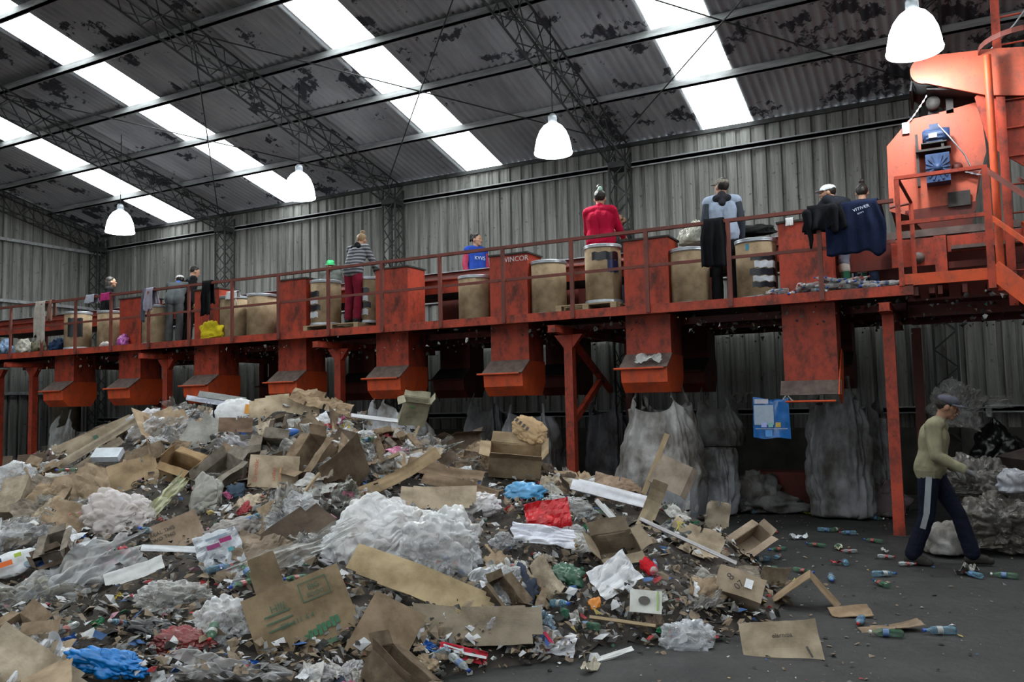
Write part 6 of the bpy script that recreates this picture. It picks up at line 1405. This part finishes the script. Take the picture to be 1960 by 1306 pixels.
# bottles among the refuse and over the floor
PALB = [((.55, .62, .66, 1), 'clear'), ((.10, .26, .16, 1), 'green'), ((.2, .42, .6, 1), 'pale blue')]
bots = []
for i, (c, cn) in enumerate(PALB):
    for j_, (cc, ccn) in enumerate((((.03, .1, .5, 1), 'blue'), ((.55, .03, .03, 1), 'red'), ((.7, .7, .72, 1), 'white'))):
        b_ = bottle('plastic_bottle', 'x', L=rnd.uniform(.16, .24), r=.031, col=c, capc=cc, lab=[(.08, .15, .32, 1), (.35, .08, .08, 1), (.4, .4, .4, 1)][(i+j_) % 3], squash=rnd.uniform(.55, .95)); bots.append((b_, '%s bottle with %s cap' % (cn, ccn)))
ubot = set()
def lay_bottle(p, where, tilt=0.):
    i = rnd.randrange(len(bots)); b_, d = bots[i]
    o = b_ if i not in ubot else copy_tree(b_); ubot.add(i)
    q = Matrix.Rotation(rnd.uniform(0, 6.28), 4, 'Z') @ Matrix.Rotation(R(90)+tilt, 4, 'X') @ Matrix.Rotation(R(90)*0, 4, 'Z')
    o.matrix_world = Matrix.Translation(p) @ q
    allf.append((o, '%s %s' % (d, where), 'bottle', 'plastic bottle')); return o
for i in range(34):
    for _ in range(30):
        p = onheap(rnd.uniform(0, 1560), rnd.uniform(830, 1290))
        if p and hgt(p.x, p.y) > .03: break
    lay_bottle(p+hnorm(p.x, p.y)*.09, rel(p), rnd.uniform(-.4, .4))
FB = [(1475, 1020), (1475, 1075), (1490, 1095), (1520, 1095), (1580, 1050), (1505, 1055), (1600, 1053), (1640, 1060), (1485, 1073), (1590, 1108), (1565, 1018), (1590, 1020), (1640, 1025), (1690, 1042), (1680, 1070), (1700, 1128), (1670, 1105), (1730, 1222), (1830, 1215), (1650, 1190), (1475, 975), (1530, 975), (1440, 985), (1660, 995), (1690, 990), (1880, 1110), (1950, 1110), (1620, 1085), (1720, 1085)]
for (px, py) in FB:
    p = at(px, py, Z=0); x = 'left' if px < 1560 else ''
    if py < 1000: w = 'on the floor near the foot of the hanging sacks'
    elif py > 1150: w = 'on the open floor at the front right'
    elif px < 1540: w = 'on the floor close to the right flank'
    elif px < 1660: w = 'on the dark floor midway between heap and walking man'
    else: w = 'on the floor around the feet of the walking man'
    lay_bottle(p+Vector((0, 0, .03)), w)
fm = PR['plastic_wrapper']
for (px, py, s, c, cn, w) in [(1530, 1033, .2, (.62, .66, .7, 1), 'white', 'plastic scrap alone on the floor right of the jutting carton'), (1605, 1053, .16, (.6, .6, .45, 1), 'yellowish', 'wrapper on the floor between jutting carton and red column'), (1525, 1118, .12, (.5, .45, .08, 1), 'yellow', 'wrapper on the floor beside the tent shaped board'), (1600, 1082, .1, (.5, .05, .06, 1), 'red', 'scrap on the dark floor in the middle of the bottles'), (1695, 1060, .1, (.6, .6, .6, 1), 'grey', 'scrap left of the feet of the walking man'), (1850, 1098, .3, (.3, .3, .28, 1), 'grey', 'strip of film trailing in front of the walking man'), (1130, 1285, .15, (.55, .5, .4, 1), 'pale', 'scrap on the floor before the striped poster'), (1545, 985, .14, (.5, .5, .08, 1), 'lime', 'wrapper on the floor under the tall creased sack')]:
    o = bpy.data.objects.new('plastic_wrapper', rnd.choice(fm)); COL.objects.link(o); p = at(px, py, Z=0); o.location = p+Vector((0, 0, .03)); o.scale = (s, s, s); o.rotation_euler = (0, 0, rnd.uniform(0, 6)); o.color = c
    tag(o, cn+' '+w, 'wrapper')
# wrap-up of labels: unique ones stay alone, look-alikes share a group
from collections import Counter
cn_ = Counter(l for _, l, _, _ in allf)
def short(l):
    w = l.split()
    for x_ in ('mid-sized', 'crumpled', 'small', 'large'):
        if len(l.split()) > 16: l = l.replace(x_+' ', '', 1)
    return l
allf = [(o, short(l), c, d) for o, l, c, d in allf]; cn_ = Counter(l for _, l, _, _ in allf)
for o, l, cat, d in allf: tag(o, l, cat, ('look-alike '+l)[:90] if cn_[l] > 1 else None)
# dark piles of plastic below the platform, rear
for (px, py, s, h_, c, lab) in [(1440, 920, .5, .5, (.3, .3, .3, 1), 'grey sheet pulled over rubbish between the square sack and the tall creased one'), (1420, 950, .45, .35, (.35, .35, .38, 1), 'clear rubbish bag on the floor right of the square stained sack'), (1480, 955, .5, .25, (.2, .2, .2, 1), 'flat dark rubbish bag in front of the brown floor box'), (1690, 940, .35, .4, (.3, .22, .24, 1), 'clear bag of scraps behind the column by the walking man'), (28, 950, .5, .35, (.3, .29, .27, 1), 'grey plastic sheet bundle at the left edge behind the heap'), (12, 900, .35, .5, (.25, .27, .26, 1), 'dim clear bag in the shade at the far left')]:
    p = at(px, py, Y=12.6 if px > 1000 else 11.6); me = crumple(int(px), (s, s*.7, h_*1.3), 4, .7, .4, 0, MAT['clear'] if 'clear' in lab else SACK, .18)
    put('plastic_bag' if 'bag' in lab else 'sheet_bundle', me, lab, 'bag', (p.x, p.y, bz(me)), (0, 0, px), c)
mb = MB(); mb.box(-.55, .55, -.25, .25, 0, .55); o = mb.build('floor_box', MAT['orange_dark']); o.location = (-2.25, 13.3, 0); tag(o, 'dull reddish brown box on the floor between the hanging sacks', 'box')
# refuse standing on the platform
for (px, s, c, m_, lab, cat, nm) in [(405, .3, (.62, .5, .02, 1), 'matte', 'bright yellow crumpled sack on the platform floor', 'sack', 'yellow_sack'), (238, .2, (.5, .12, .45, 1), 'gloss', 'pink plastic bag at the foot of a chute on the platform', 'bag', 'plastic_bag'), (205, .12, (.6, .58, .55, 1), 'matte', 'small whitish rag on the deck left of the pink bag', 'cloth', 'cloth_rag'),
        (50, .3, (.5, .48, .42, 1), 'matte', 'cream bundle of cloth on the deck at the far left', 'cloth', 'cloth_bundle'), (75, .26, (.13, .12, .08, 1), 'matte', 'dark olive bundle of cloth beside the cream bundle', 'cloth', 'cloth_bundle'), (112, .25, (.02, .04, .09, 1), 'matte', 'navy bundle of cloth left of the leftmost drum', 'cloth', 'cloth_bundle'), (12, .3, (.15, .25, .4, 1), 'gloss', 'blue and green plastic heap at the left edge of the platform', 'bag', 'plastic_bag'), (5, .25, (.5, .08, .2, 1), 'matte', 'magenta bundle on the platform at the left edge', 'cloth', 'cloth_bundle')]:
    me = crumple(int(px)+900, (s, s*.6, s*1.1), 4, .75, .4, 0, MAT[m_], .2); p = at(px, 600, Y=10.85 if px > 100 else 10.95)
    put(nm, me, lab, cat, (p.x, p.y, DZ+bz(me)), (0, 0, px), c)
me = crumple(955, (.3, .2, .3), 4, .8, .3, .2, MAT['milky'], .15); put('plastic_bag', me, 'pale yellowish plastic bag on the drum left of the blue vest', 'bag', (at(1330, 440, Y=11.5).x, 11.6, 4.0), (0, 0, 0), (.5, .5, .42, 1))
me = crumple(956, (.35, .15, .15), 4, .8, .3, 0, MAT['matte'], .15); put('cloth_bundle', me, 'black garment lying on the conveyor edge right of the blue vest', 'cloth', (at(1440, 438, Y=11.75).x, 11.7, 4.02), (0, 0, 0), (.012, .012, .012, 1))
# loose bottles heaped at the right end of the deck
import itertools
n0 = len(allf)
for i in range(95):
    px = 1455+275*rnd.random()**.8; lay = (1-abs(px-1580)/170)
    y = rnd.uniform(10.72, 10.92); x = at(px, 550, Y=y).x
    if x > -.45: continue
    z = DZ+.04+max(0, rnd.random()*lay*.15)
    b_, d = bots[rnd.choice((0, 0, 1, 2, 2, 1, 0, 6))]; o = copy_tree(b_); o.children[0].color = (.85, .87, .9, 1)
    o.matrix_world = Matrix.Translation((x, y, z)) @ Matrix.Rotation(rnd.uniform(0, 6.28), 4, 'Z') @ Matrix.Rotation(R(90)+rnd.uniform(-.3, .3), 4, 'X') @ Matrix.Scale(1.1, 4)
    q = 'left of the green boots' if px < 1590 else ('before the green boots' if px < 1660 else 'right of the green boots')
    l = '%s heaped on the deck %s' % (d, q); tag(o, l, 'bottle', 'look-alike '+l)
me = filmsheet(961, .35, .2, 16, .05, MAT['milky']); put('plastic_film', me, 'shiny white plastic scrap on the lid of the third chute from the right', 'film', (-3.55, 10.72, 2.28), (R(25), 0, .2), (.6, .62, .62, 1))
